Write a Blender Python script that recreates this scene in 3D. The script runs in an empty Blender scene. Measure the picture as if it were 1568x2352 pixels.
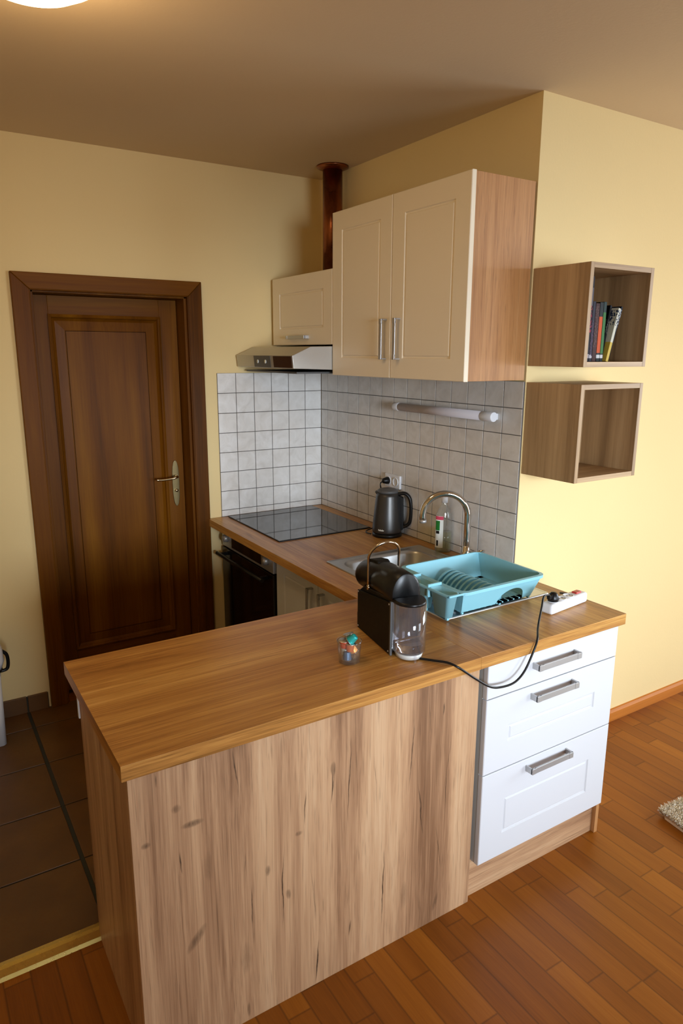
import bpy, bmesh, math, random
from mathutils import Vector, Matrix
random.seed(7)
PI = math.pi
COL = bpy.context.scene.collection
SC = bpy.context.scene
# ---------------------------------------------------------------- measures (metres)
HT = 0.867          # worktop top
YF = -2.036         # front edge of the peninsula worktop
YB = -1.434         # kitchen side edge of the peninsula
XL = -1.695         # free end of the peninsula
WA = 0.695          # depth of the worktop along the tiled wall
LC = 1.5105         # where the tiled wall ends (outer corner)
CH = 2.614          # ceiling
ZT = 1.623          # top of the tiles
T = 0.103           # tile pitch
TF = 0.02           # kitchen floor tile level
# ---------------------------------------------------------------- mesh helpers
MW = {}
def mw(o):
    return MW.get(o.name, Matrix())
def tag(o, label=None, cat=None, group=None, kind=None):
    if label: o['label'] = label
    if cat: o['category'] = cat
    if group: o['group'] = group
    if kind: o['kind'] = kind
    return o
def thing(name, label, cat, loc=(0, 0, 0), rot=(0, 0, 0), group=None):
    o = bpy.data.objects.new(name, None); COL.objects.link(o)
    o.empty_display_size = 0.05
    o.location = loc; o.rotation_euler = rot
    MW[o.name] = Matrix.LocRotScale(Vector(loc), __import__('mathutils').Euler(rot), Vector((1, 1, 1)))
    return tag(o, label, cat, group)
class MB:
    def __init__(s): s.bm = bmesh.new()
    def box(s, x0, x1, y0, y1, z0, z1, mi=0, M=None):
        vs = [s.bm.verts.new(((x0, x1)[i], (y0, y1)[j], (z0, z1)[k])) for i in (0, 1) for j in (0, 1) for k in (0, 1)]
        if M is not None:
            for v in vs: v.co = M @ v.co
        for f in ((0, 1, 3, 2), (4, 6, 7, 5), (0, 4, 5, 1), (2, 3, 7, 6), (0, 2, 6, 4), (1, 5, 7, 3)):
            fc = s.bm.faces.new([vs[i] for i in f]); fc.material_index = mi
        return s
    def prism(s, pts, axis, a, b, mi=0, M=None):
        # pts 2D; axis 'x': pts=(y,z), 'y': (x,z), 'z': (x,y)
        def P(p, t):
            q = {'x': (t, p[0], p[1]), 'y': (p[0], t, p[1]), 'z': (p[0], p[1], t)}[axis]
            q = Vector(q); return M @ q if M is not None else q
        A = [s.bm.verts.new(P(p, a)) for p in pts]; B = [s.bm.verts.new(P(p, b)) for p in pts]
        n = len(pts)
        fs = [s.bm.faces.new(A), s.bm.faces.new(B[::-1])]
        for i in range(n): fs.append(s.bm.faces.new([A[i], B[i], B[(i + 1) % n], A[(i + 1) % n]]))
        for f in fs: f.material_index = mi
        return s
    def loft(s, rings, closed=True, cap=True, mi=0, smooth=True):
        R = [[s.bm.verts.new(p) for p in r] for r in rings]
        n = len(R[0])
        for a, b in zip(R, R[1:]):
            for i in range(n if closed else n - 1):
                f = s.bm.faces.new([a[i], a[(i + 1) % n], b[(i + 1) % n], b[i]]); f.material_index = mi; f.smooth = smooth
        if cap and closed:
            for r in (R[0][::-1], R[-1]):
                f = s.bm.faces.new(r); f.material_index = mi
        return s
    def tube(s, pts, r, seg=12, mi=0, cap=True):
        pts = [Vector(p) for p in pts]; n = len(pts)
        rs = r if isinstance(r, (list, tuple)) else [r] * n
        rings = []; up = None
        for i, p in enumerate(pts):
            t = (pts[min(i + 1, n - 1)] - pts[max(i - 1, 0)]).normalized()
            if up is None:
                up = Vector((0, 0, 1)) if abs(t.z) < .9 else Vector((1, 0, 0))
            a = t.cross(up).normalized(); up = a.cross(t).normalized()
            rings.append([p + (a * math.cos(k * 2 * PI / seg) + up * math.sin(k * 2 * PI / seg)) * rs[i] for k in range(seg)])
        return s.loft(rings, cap=cap, mi=mi)
    def lathe(s, prof, c=(0, 0), seg=32, mi=0, cap=True, M=None, sx=1, sy=1):
        rings = []
        for r, z in prof:
            ring = [Vector((c[0] + r * sx * math.cos(k * 2 * PI / seg), c[1] + r * sy * math.sin(k * 2 * PI / seg), z)) for k in range(seg)]
            if M is not None: ring = [M @ v for v in ring]
            rings.append(ring)
        return s.loft(rings, cap=cap, mi=mi)
    def quadring(s, o, i, z0, z1, mi=0):
        # slab with rectangular hole. o,i = (x0,x1,y0,y1)
        def rect(q, z): return [s.bm.verts.new((x, y, z)) for x, y in ((q[0], q[2]), (q[1], q[2]), (q[1], q[3]), (q[0], q[3]))]
        O0, I0, O1, I1 = rect(o, z0), rect(i, z0), rect(o, z1), rect(i, z1)
        for k in range(4):
            j = (k + 1) % 4
            for q in ([O1[k], O1[j], I1[j], I1[k]], [O0[j], O0[k], I0[k], I0[j]], [O0[k], O0[j], O1[j], O1[k]], [I0[j], I0[k], I1[k], I1[j]]):
                f = s.bm.faces.new(q); f.material_index = mi
        return s
def smooth_pts(P, n=8):
    P = [Vector(p) for p in P]; out = []
    for i in range(len(P) - 1):
        p0 = P[max(i - 1, 0)]; p1 = P[i]; p2 = P[i + 1]; p3 = P[min(i + 2, len(P) - 1)]
        for k in range(n):
            t = k / n
            out.append(.5 * ((2 * p1) + (p2 - p0) * t + (2 * p0 - 5 * p1 + 4 * p2 - p3) * t * t + (3 * p1 - p0 - 3 * p2 + p3) * t ** 3))
    out.append(P[-1]); return out
def obj(name, mb, mats, parent=None, bevel=0, seg=2, local=False, smooth=False, sub=0, solid=0):
    bm = mb.bm if isinstance(mb, MB) else mb
    bmesh.ops.recalc_face_normals(bm, faces=bm.faces)
    me = bpy.data.meshes.new(name); bm.to_mesh(me); bm.free()
    for m in (mats if isinstance(mats, (list, tuple)) else [mats]): me.materials.append(m)
    if smooth:
        for p in me.polygons: p.use_smooth = True
    o = bpy.data.objects.new(name, me); COL.objects.link(o)
    if solid:
        q = o.modifiers.new('Solidify', 'SOLIDIFY'); q.thickness = solid; q.offset = 0
    if bevel:
        q = o.modifiers.new('Bevel', 'BEVEL'); q.width = bevel; q.segments = seg; q.limit_method = 'ANGLE'; q.angle_limit = math.radians(35); q.harden_normals = False
    if sub:
        q = o.modifiers.new('Sub', 'SUBSURF'); q.levels = sub; q.render_levels = sub
    W = Matrix()
    if parent is not None:
        o.parent = parent
        P = mw(parent)
        if local: W = P.copy()
        else: o.matrix_parent_inverse = P.inverted()
    MW[o.name] = W
    return o
def struct(name, mb, mats, label=None, **k):
    o = obj(name, mb, mats, **k); o['kind'] = 'structure'
    if label: o['label'] = label
    return o
def single(name, label, cat, mb, mats, group=None, origin=None, **k):
    o = obj(name, mb, mats, **k)
    if origin is not None:
        o.data.transform(Matrix.Translation(-Vector(origin))); o.location = origin
        MW[o.name] = Matrix.Translation(Vector(origin))
    return tag(o, label, cat, group)
# ---------------------------------------------------------------- materials
def lin(c):
    return tuple((x / 12.92 if x <= .04045 else ((x + .055) / 1.055) ** 2.4) for x in c)
def s255(r, g, b): return lin((r / 255, g / 255, b / 255))
class NT:
    def __init__(s, name):
        s.m = bpy.data.materials.new(name); s.m.use_nodes = True
        s.t = s.m.node_tree; s.b = s.t.nodes['Principled BSDF']
    def n(s, typ, **k):
        x = s.t.nodes.new(typ)
        for a, v in k.items(): setattr(x, a, v)
        return x
    def l(s, a, b): s.t.links.new(a, b)
    def val(s, x, sock):
        if isinstance(x, (int, float)): sock.default_value = x
        elif isinstance(x, (tuple, list)): sock.default_value = (*x[:3], 1) if sock.type == 'RGBA' else x
        else: s.l(x, sock)
    def math(s, op, a, b=None, c=None, clamp=False):
        x = s.n('ShaderNodeMath', operation=op, use_clamp=clamp); s.val(a, x.inputs[0])
        if b is not None: s.val(b, x.inputs[1])
        if c is not None: s.val(c, x.inputs[2])
        return x.outputs[0]
    def mix(s, f, a, b, mode='MIX'):
        x = s.n('ShaderNodeMix', data_type='RGBA', blend_type=mode); s.val(f, x.inputs[0]); s.val(a, x.inputs[6]); s.val(b, x.inputs[7]); return x.outputs[2]
    def coord(s, scale=(1, 1, 1), rot=(0, 0, 0), loc=(0, 0, 0)):
        c = s.n('ShaderNodeTexCoord'); m = s.n('ShaderNodeMapping'); s.l(c.outputs['Object'], m.inputs[0])
        m.inputs['Scale'].default_value = scale; m.inputs['Rotation'].default_value = rot; m.inputs['Location'].default_value = loc
        return m.outputs[0]
    def noise(s, vec, scale=1, detail=4, rough=.5, dist=0, color=False):
        x = s.n('ShaderNodeTexNoise'); s.l(vec, x.inputs['Vector']); x.inputs['Scale'].default_value = scale
        x.inputs['Detail'].default_value = detail; x.inputs['Roughness'].default_value = rough; x.inputs['Distortion'].default_value = dist
        return x.outputs['Color' if color else 'Fac']
    def ramp(s, f, stops, interp='LINEAR'):
        x = s.n('ShaderNodeValToRGB'); s.l(f, x.inputs[0]); e = x.color_ramp; e.interpolation = interp
        while len(e.elements) < len(stops): e.elements.new(.5)
        for q, (p, c) in zip(e.elements, stops):
            q.position = p; q.color = (*c, 1) if isinstance(c, tuple) else (c, c, c, 1)
        return x.outputs[0]
    def xyz(s):
        c = s.n('ShaderNodeTexCoord'); x = s.n('ShaderNodeSeparateXYZ'); s.l(c.outputs['Object'], x.inputs[0]); return x.outputs
    def bump(s, h, strength=.2, dist=.001):
        x = s.n('ShaderNodeBump'); x.inputs['Strength'].default_value = strength; x.inputs['Distance'].default_value = dist
        s.l(h, x.inputs['Height']); s.l(x.outputs[0], s.b.inputs['Normal'])
    def set(s, **k):
        names = dict(color='Base Color', rough='Roughness', metal='Metallic', ior='IOR', trans='Transmission Weight', coat='Coat Weight', coatr='Coat Roughness', spec='Specular IOR Level', emit='Emission Color', es='Emission Strength', sheen='Sheen Weight', alpha='Alpha')
        for a, v in k.items(): s.val(v, s.b.inputs[names[a]])
        return s
def plain(name, color, rough=.5, **k):
    q = NT(name); q.set(color=color, rough=rough, **k)
    # faint surface variation so that nothing is a dead flat colour
    n = q.noise(q.coord(), 60, 3); q.set(rough=q.math('MULTIPLY_ADD', n, .08, rough - .04))
    return q.m
def paint(name, col, col2):
    q = NT(name); v = q.coord()
    q.set(color=q.mix(q.noise(v, 1.3, 3), col, col2), rough=.85, spec=.25)
    q.bump(q.noise(v, 90, 4, .6), .25, .0015); return q.m
def oak(name, axis, cs, seed=0, rough=.42, bands=3.2, marks=(), knots=(), coord2=('X', 'Z'), tone=None, crack=True):
    """oak laminate, grain along axis"""
    q = NT(name)
    def sc(a, l):
        s = [a, a, a]; s['xyz'.index(axis)] = l; return tuple(s)
    off = (seed * 1.37, seed * .71, seed * 2.13)
    warp = q.noise(q.coord(sc(3, .6), loc=off), 1, 2, color=True)
    def vec(a, l):
        v = q.coord(sc(a, l), loc=off)
        x = q.n('ShaderNodeVectorMath', operation='MULTIPLY_ADD'); q.l(warp, x.inputs[0]); x.inputs[1].default_value = (a * .035,) * 3; q.l(v, x.inputs[2]); return x.outputs[0]
    big = q.noise(vec(bands * 3, .35), 1, 2, .5)
    mid = q.noise(vec(28, 1.1), 1, 5, .6, .6)
    fib = q.noise(vec(220, 5), 1, 3, .6)
    pore = q.noise(vec(330, 9), 1, 2, .5)
    f = q.math('ADD', q.math('MULTIPLY', big, .34), q.math('ADD', q.math('MULTIPLY', mid, .40), q.math('MULTIPLY', fib, .26)))
    if tone:
        X = q.xyz(); t = q.ramp(q.math('DIVIDE', q.math('SUBTRACT', X['XYZ'.index(coord2[0])], tone[0]), tone[1]), tone[2])
        f = q.math('ADD', q.math('MULTIPLY', f, .80), q.math('MULTIPLY', t, .20))
    col = q.ramp(f, [(.36, cs[0]), (.46, cs[1]), (.54, cs[2]), (.64, cs[3])])
    dk = q.ramp(pore, [(.30, .72), (.42, 1.0)])
    col = q.mix(1, col, dk, 'MULTIPLY')
    # knots: small rings with darker heart
    vo = q.n('ShaderNodeTexVoronoi'); q.l(vec(4.2, 1.5), vo.inputs['Vector']); vo.inputs['Scale'].default_value = 1.0
    kn = q.ramp(vo.outputs['Distance'], [(.02, .42), (.07, .8), (.13, 1.0)])
    kn2 = q.math('MAXIMUM', kn, q.ramp(q.noise(q.coord(sc(2.2, .9), loc=(5, 3, 1)), 1, 1), [(.46, 0.0), (.54, 1.0)]))
    col = q.mix(1, col, kn2, 'MULTIPLY')
    if crack:
        c = q.noise(vec(11, .55), 1, 2, .4, .3)
        c1 = q.ramp(q.math('ABSOLUTE', q.math('SUBTRACT', c, .5)), [(.0, 0.0), (.007, 1.0)])
        g = q.ramp(q.noise(q.coord(sc(5, 1.6), loc=(2 + seed, 7, 4)), 1, 2), [(.60, 1.0), (.67, 0.0)])
        c1 = q.math('MAXIMUM', c1, g)
        col = q.mix(q.math('MULTIPLY', q.math('SUBTRACT', 1, c1), .6), col, tuple(x * .25 for x in cs[0]))
    if marks or knots:
        X = q.xyz(); U = X['XYZ'.index(coord2[0])]; V = X['XYZ'.index(coord2[1])]
        wob = q.math('MULTIPLY', q.math('SUBTRACT', q.noise(q.coord((22, 22, 11)), 1, 3), .5), .014)
        U2 = q.math('ADD', U, wob)
        acc = None
        for (u0, v0, u1, v1, w, s) in [(a, b, c, d, e * .8, f) for a, b, c, d, e, f in marks] + list(knots):
            um, vm = (u0 + u1) / 2, (v0 + v1) / 2; hv = max(abs(v1 - v0) / 2, .004); sl = (u1 - u0) / (v1 - v0) if abs(v1 - v0) > 1e-4 else 0
            dv = q.math('SUBTRACT', V, vm)
            du = q.math('DIVIDE', q.math('SUBTRACT', q.math('SUBTRACT', U2, um), q.math('MULTIPLY', dv, sl)), w)
            dvn = q.math('DIVIDE', dv, hv)
            d = q.math('ADD', q.math('POWER', q.math('ABSOLUTE', du), 2.0), q.math('POWER', q.math('ABSOLUTE', dvn), 2.0))
            mk = q.math('MULTIPLY', q.math('SUBTRACT', 1, d, clamp=True), min(1, s * 1.15))
            acc = mk if acc is None else q.math('MAXIMUM', acc, mk)
        nz = q.ramp(q.noise(q.coord((160, 160, 40)), 1, 3, .6), [(.3, .5), (.55, 1.0)])
        col = q.mix(q.math('MULTIPLY', acc, nz), col, tuple(x * .12 for x in cs[0]))
    q.set(color=col, rough=rough)
    q.bump(q.math('ADD', fib, pore), .12, .0006)
    return q.m
OAK = (s255(128, 92, 64), s255(168, 128, 94), s255(192, 152, 114), s255(206, 170, 132))
TOPC = (s255(126, 82, 34), s255(176, 121, 58), s255(198, 145, 74), s255(224, 176, 102))
def band(x): return (x + 1.68) / 1.09
yp = YF + .029
marks = [(-1.616, .807, -1.614, .769, .003, .5), (-1.428, .807, -1.416, .696, .004, .7), (-1.57, .586, -1.566, .521, .0035, .8), (-1.406, .516, -1.406, .455, .002, .6), (-1.39, .413, -1.39, .272, .003, .8),
         (-1.3, .477, -1.302, .235, .0032, .85), (-1.229, .628, -1.237, .521, .003, .7), (-1.148, .681, -1.152, .551, .0035, .85), (-1.09, .74, -1.103, .474, .0032, .75), (-.88, .76, -.892, .49, .0032, .75),
         (-.859, .516, -.835, .319, .0032, .8), (-.975, .345, -.981, .063, .003, .9), (-1.193, .149, -1.207, .0, .0038, 1.0), (-1.09, .158, -1.093, .105, .004, .7), (-.75, .523, -.752, .39, .002, .6), (-.787, .348, -.756, .171, .003, .5), (-.772, .745, -.772, .70, .004, .8), (-.83, .80, -.812, .60, .0025, .35), (-.73, .70, -.765, .40, .0025, .35), (-1.22, .40, -1.2, .2, .0022, .35), (-1.02, .7, -1.0, .45, .0022, .3)]
knots = [(-1.535, .657, -1.535, .637, .03, .6), (-1.515, .362, -1.562, .290, .016, .5), (-1.572, .712, -1.572, .688, .014, .45), (-1.647, .642, -1.647, .624, .012, .55), (-1.253, .513, -1.253, .497, .012, .5), (-1.342, .45, -1.342, .415, .008, .5),
         (-1.287, .352, -1.284, .318, .008, .5), (-1.148, .68, -1.148, .635, .010, .55), (-.771, .10, -.787, .035, .010, .45), (-1.408, .06, -1.408, .01, .006, .5), (-1.50, .56, -1.50, .47, .012, .22), (-1.41, .25, -1.41, .15, .02, .22), (-.9, .2, -.9, .1, .015, .25)]
tonestops = [(band(-1.68), .62), (band(-1.60), .5), (band(-1.52), .58), (band(-1.46), .22), (band(-1.39), .30), (band(-1.36), .72), (band(-1.30), .62), (band(-1.27), .45), (band(-1.17), .5), (band(-1.14), .2), (band(-1.06), .25), (band(-1.03), .85), (band(-.94), .75), (band(-.90), .6), (band(-.86), .2), (band(-.74), .25), (band(-.71), .8), (band(-.60), .7)]
M = {}
M['panel_front'] = oak('oak_front_panel', 'z', OAK, 1, marks=marks, knots=knots, tone=(-1.68, 1.09, tonestops), crack=False)
M['oak_end'] = oak('oak_end_panel', 'z', OAK, 4)
SIDEC = (s255(150, 100, 56), s255(178, 126, 76), s255(190, 138, 86), s255(202, 152, 100))
M['oak_side'] = oak('oak_cabinet_side', 'z', SIDEC, 9, bands=1.2, crack=False)
M['plinth'] = oak('oak_plinth', 'x', OAK, 5)
M['top_x'] = oak('oak_worktop_across', 'x', TOPC, 2, rough=.33, bands=2.2)
M['top_y'] = oak('oak_worktop_along', 'y', TOPC, 3, rough=.33, bands=2.2)
WEN = (s255(142, 112, 76), s255(166, 134, 94), s255(178, 146, 104), s255(192, 160, 118))
def ash(name, axis, seed):
    q = NT(name)
    s = [60, 60, 60]; s['xyz'.index(axis)] = 1.6; s2 = [14, 14, 14]; s2['xyz'.index(axis)] = .001; s3 = [300, 300, 300]; s3['xyz'.index(axis)] = 12
    f = q.math('ADD', q.math('MULTIPLY', q.noise(q.coord(tuple(s), loc=(seed, 0, seed)), 1, 4), .4), q.math('ADD', q.math('MULTIPLY', q.noise(q.coord(tuple(s2), loc=(seed, seed, 0)), 1, 0), .45), q.math('MULTIPLY', q.noise(q.coord(tuple(s3)), 1, 2), .15)))
    q.set(color=q.ramp(f, [(.36, WEN[0]), (.47, WEN[1]), (.55, WEN[2]), (.66, WEN[3])]), rough=.5); q.bump(f, .1, .0006); return q.m
M['ash'] = ash('grey_brown_ash', 'z', 3.3)
M['ash_x'] = ash('grey_brown_ash_edge', 'x', 1.3)
M['paint'] = paint('yellow_wall_paint', s255(238, 214, 159), s255(232, 206, 149))
M['ceil'] = paint('cream_ceiling_paint', s255(224, 202, 168), s255(218, 195, 161))
M['white'] = plain('white_lacquer', s255(213, 214, 217), .34, spec=.4)
M['cream'] = plain('cream_lacquer', s255(240, 226, 200), .38)
M['melamine'] = plain('white_melamine', s255(205, 204, 198), .4)
M['black'] = plain('black_plastic', (.005, .005, .005), .34, spec=.35)
M['black_matte'] = plain('black_matte_plastic', (.006, .0055, .005), .55, spec=.22)
M['grey_plastic'] = plain('grey_plastic', (.09, .09, .088), .45)
M['dark_gap'] = plain('dark_interior', (.01, .009, .008), .8)
M['chrome'] = plain('chrome', (.72, .70, .67), .07, metal=1)
M['chrome_dim'] = plain('brass_chrome', (.55, .47, .36), .14, metal=1)
M['nickel'] = plain('brushed_nickel', (.52, .52, .52), .42, metal=.75)
M['grout'] = plain('grey_grout', s255(96, 92, 88), .9)
M['white_plastic'] = plain('white_plastic', s255(232, 234, 238), .35)
M['red'] = plain('red_switch', (.5, .03, .02), .3)
M['blue_rack'] = plain('turquoise_plastic', s255(138, 198, 212), .38)
M['grey_rack'] = plain('grey_green_plastic', s255(116, 140, 140), .4)
M['brass'] = plain('brass', (.62, .44, .13), .28, metal=1)
M['old_brass'] = plain('old_brass', (.20, .15, .07), .4, metal=1)
M['lever'] = plain('polished_brass', (.75, .64, .42), .2, metal=1)
M['green'] = plain('green_label', s255(20, 110, 40), .4)
M['pink'] = plain('pink_label', s255(205, 70, 95), .4)
M['label_white'] = plain('label_white', s255(225, 228, 220), .45)
M['capgreen'] = plain('green_cap', s255(50, 120, 100), .4)
M['yellow'] = plain('yellow_sponge', s255(215, 200, 90), .8)
def mk():
    q = NT('brushed_steel'); n = q.noise(q.coord((40, 500, 40)), 1, 3)
    q.set(color=(.46, .45, .43), metal=1, rough=q.math('MULTIPLY_ADD', n, .18, .22)); q.bump(n, .05, .0005); M['steel'] = q.m
    q = NT('hood_steel'); n = q.noise(q.coord((60, 10, 300)), 1, 3)
    q.set(color=(.50, .48, .44), metal=.85, rough=q.math('MULTIPLY_ADD', n, .2, .34)); M['hoodsteel'] = q.m
    q = NT('sink_steel'); n = q.noise(q.coord((300, 8, 30)), 1, 3)
    q.set(color=(.56, .57, .58), metal=.9, rough=q.math('MULTIPLY_ADD', n, .12, .27)); M['sink'] = q.m
    # hob glass
    q = NT('black_hob_glass'); n = q.noise(q.coord(), 30, 3)
    q.set(color=(.012, .013, .014), rough=.04, ior=1.7, spec=.75); M['hob'] = q.m
    q = NT('black_oven_glass'); q.noise(q.coord(), 30, 3); q.set(color=(.010, .006, .004), rough=.08, ior=1.5); M['ovenglass'] = q.m
    # door cherry
    def stained(name, axis, a, b, c, d, seed, rough=.42):
        q = NT(name)
        def sc(x, l): s = [x, x, x]; s['xyz'.index(axis)] = l; return tuple(s)
        w = q.noise(q.coord(sc(4, .9), loc=(seed, 0, seed)), 1, 2, color=True)
        v = q.n('ShaderNodeVectorMath', operation='MULTIPLY_ADD'); q.l(w, v.inputs[0]); v.inputs[1].default_value = (.9, .9, .9); q.l(q.coord(sc(11, .5), loc=(seed, seed, 0)), v.inputs[2])
        n1 = q.noise(v.outputs[0], 1, 4, .55); n2 = q.noise(q.coord(sc(130, 4)), 1, 3, .6); n3 = q.noise(q.coord(sc(9, .01), loc=(seed, 0, 0)), 1, 0)
        f = q.math('ADD', q.math('MULTIPLY', n1, .5), q.math('ADD', q.math('MULTIPLY', n2, .2), q.math('MULTIPLY', n3, .3)))
        col = q.ramp(f, [(.34, a), (.46, b), (.56, c), (.68, d)])
        q.set(color=col, rough=rough, spec=.12); q.bump(n2, .08, .0005); return q.m
    R = [s255(74, 41, 4), s255(100, 57, 6), s255(112, 67, 8), s255(130, 83, 14)]
    M['door'] = stained('stained_door_wood', 'z', *R, 1.0); M['door_x'] = stained('stained_door_wood_across', 'x', *R, 6.0)
    M['base_wood'] = stained('baseboard_wood', 'x', s255(150, 84, 28), s255(176, 104, 38), s255(190, 116, 46), s255(200, 126, 54), 2.0, .35)
    # parquet, strips along y
    q = NT('parquet'); X = q.xyz(); w = .0695; Ln = .43
    col_i = q.math('FLOOR', q.math('DIVIDE', X[0], w)); fx = q.math('FRACT', q.math('DIVIDE', X[0], w))
    wn = q.n('ShaderNodeTexWhiteNoise', noise_dimensions='1D'); q.l(col_i, wn.inputs['W'])
    ys = q.math('ADD', q.math('DIVIDE', X[1], Ln), q.math('MULTIPLY', wn.outputs['Value'], 7.3))
    row_i = q.math('FLOOR', ys); fy = q.math('FRACT', ys)
    cv = q.n('ShaderNodeCombineXYZ'); q.l(col_i, cv.inputs[0]); q.l(row_i, cv.inputs[1])
    wn2 = q.n('ShaderNodeTexWhiteNoise', noise_dimensions='2D'); q.l(cv.outputs[0], wn2.inputs['Vector'])
    sv = q.n('ShaderNodeVectorMath', operation='MULTIPLY_ADD'); q.l(wn2.outputs['Color'], sv.inputs[0]); sv.inputs[1].default_value = (9, 9, 9); q.l(q.coord((26, 1.6, 26)), sv.inputs[2])
    g1 = q.noise(sv.outputs[0], 1, 4, .6, .4); g2 = q.noise(q.coord((260, 9, 100)), 1, 2)
    f = q.math('ADD', q.math('MULTIPLY', wn2.outputs['Value'], .36), q.math('ADD', q.math('MULTIPLY', g1, .42), q.math('MULTIPLY', g2, .22)))
    col = q.ramp(f, [(.2, s255(116, 62, 10)), (.42, s255(138, 78, 15)), (.6, s255(152, 89, 20)), (.82, s255(174, 108, 30))])
    ex = q.math('MULTIPLY', q.math('MINIMUM', fx, q.math('SUBTRACT', 1, fx)), w); ey = q.math('MULTIPLY', q.math('MINIMUM', fy, q.math('SUBTRACT', 1, fy)), Ln)
    e = q.math('MINIMUM', ex, ey); gap = q.ramp(e, [(.0004, 0.0), (.0013, 1.0)])
    q.set(color=q.mix(q.math('MULTIPLY', q.math('SUBTRACT', 1, gap), .5), col, s255(52, 28, 10)), rough=q.math('MULTIPLY_ADD', g1, .12, .32), spec=.26)
    q.bump(q.math('ADD', q.math('MULTIPLY', gap, .6), q.math('MULTIPLY', g2, .12)), .25, .001); M['parquet'] = q.m
    # terracotta floor tile
    q = NT('brown_floor_tile'); n = q.noise(q.coord(), 7, 4); n2 = q.noise(q.coord(), 90, 3)
    q.set(color=q.mix(n2, q.ramp(n, [(.3, s255(78, 48, 14)), (.5, s255(96, 62, 20)), (.7, s255(110, 74, 26))]), s255(96, 62, 24)), rough=q.math('MULTIPLY_ADD', n2, .15, .38)); q.bump(n, .1, .002); M['ftile'] = q.m
    M['fgrout'] = plain('dark_floor_grout', s255(50, 50, 42), .9)
    # wall tile
    q = NT('marbled_wall_tile'); gi = q.n('ShaderNodeNewGeometry'); n = q.noise(q.coord(), 14, 5, .6, .8); n2 = q.noise(q.coord(), 60, 3)
    c = q.ramp(n, [(.3, s255(208, 204, 198)), (.5, s255(220, 217, 212)), (.7, s255(230, 228, 225))])
    c = q.mix(q.math('MULTIPLY', gi.outputs['Random Per Island'], .35), c, s255(214, 206, 196))
    q.set(color=c, rough=q.math('MULTIPLY_ADD', n2, .1, .16), spec=.5); q.bump(q.noise(q.coord(), 22, 2), .25, .0012); M['wtile'] = q.m
    # glass
    q = NT('clear_plastic'); n = q.noise(q.coord(), 20, 1); q.set(color=(.93, .93, .96), rough=.03, trans=1, ior=1.2); M['tank'] = q.m
    def thin(name, tint, haze):
        q = NT(name); lw = q.n('ShaderNodeLayerWeight'); lw.inputs[0].default_value = .5; tr = q.n('ShaderNodeBsdfTransparent'); tr.inputs[0].default_value = (*tint, 1)
        gl = q.n('ShaderNodeBsdfGlossy'); gl.inputs['Roughness'].default_value = .04; df = q.n('ShaderNodeBsdfDiffuse'); df.inputs[0].default_value = (.8, .8, .85, 1)
        m0 = q.n('ShaderNodeMixShader'); q.val(q.math('MULTIPLY_ADD', q.noise(q.coord(), 30, 2), haze, haze * .5), m0.inputs[0]); q.l(tr.outputs[0], m0.inputs[1]); q.l(df.outputs[0], m0.inputs[2])
        m1 = q.n('ShaderNodeMixShader'); q.val(q.math('MULTIPLY_ADD', q.math('POWER', lw.outputs['Facing'], 2.6), .8, .05), m1.inputs[0]); q.l(m0.outputs[0], m1.inputs[1]); q.l(gl.outputs[0], m1.inputs[2])
        q.l(m1.outputs[0], q.t.nodes['Material Output'].inputs[0]); return q.m
    M['tank'] = thin('clear_tank_plastic', (.95, .95, .97), .03); M['bottle'] = thin('clear_bottle_plastic', (.97, .98, .96), .06); M['glass'] = thin('clear_glass', (.95, .97, .97), .02); M['soap'] = thin('soap_liquid', (.86, .88, .52), .10)
    q = NT('water'); q.noise(q.coord(), 20, 1); q.set(color=(.97, .98, 1), rough=.0, trans=1, ior=1.33); M['water'] = q.m
    q = NT('opal_glass'); q.noise(q.coord(), 20, 1); q.set(color=(.9, .86, .78), rough=.3, emit=(1, .80, .48), es=9); M['opal'] = q.m
    q = NT('tube_diffuser'); n = q.noise(q.coord((1, 30, 1)), 4, 1); q.set(color=s255(206, 198, 200), rough=.55, spec=.3); M['diffuser'] = q.m
    q = NT('copper'); n = q.noise(q.coord((6, 6, 3)), 3, 4); q.set(color=q.ramp(n, [(.35, (.16, .05, .022)), (.65, (.34, .12, .05))]), metal=1, rough=q.math('MULTIPLY_ADD', n, .2, .2)); M['copper'] = q.m
    q = NT('kettle_metal'); n = q.noise(q.coord((10, 10, 300)), 1, 2); q.set(color=(.075, .072, .068), metal=.75, rough=.36); M['kettle'] = q.m
    q = NT('rug_wool'); n = q.noise(q.coord(), 120, 3); q.set(color=q.mix(n, s255(222, 208, 184), s255(250, 242, 226)), rough=.95); M['rug'] = q.m
    q = NT('foil_lid'); n = q.noise(q.coord(), 500, 2); q.set(color=(.55, .53, .5), metal=1, rough=.35); q.bump(n, .4, .0006); M['foil'] = q.m
mk()
def capm(name, c):
    q = NT(name); n = q.noise(q.coord((1, 1, 1)), 300, 2); q.set(color=c, metal=.45, rough=q.math('MULTIPLY_ADD', n, .08, .26)); return q.m

# ================================================================ SETTING
Z0 = -.12
struct('floor', MB().box(-3.4, 3.6, -6.6, .3, Z0, 0), M['parquet'], 'reddish brown strip parquet floor')
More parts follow.
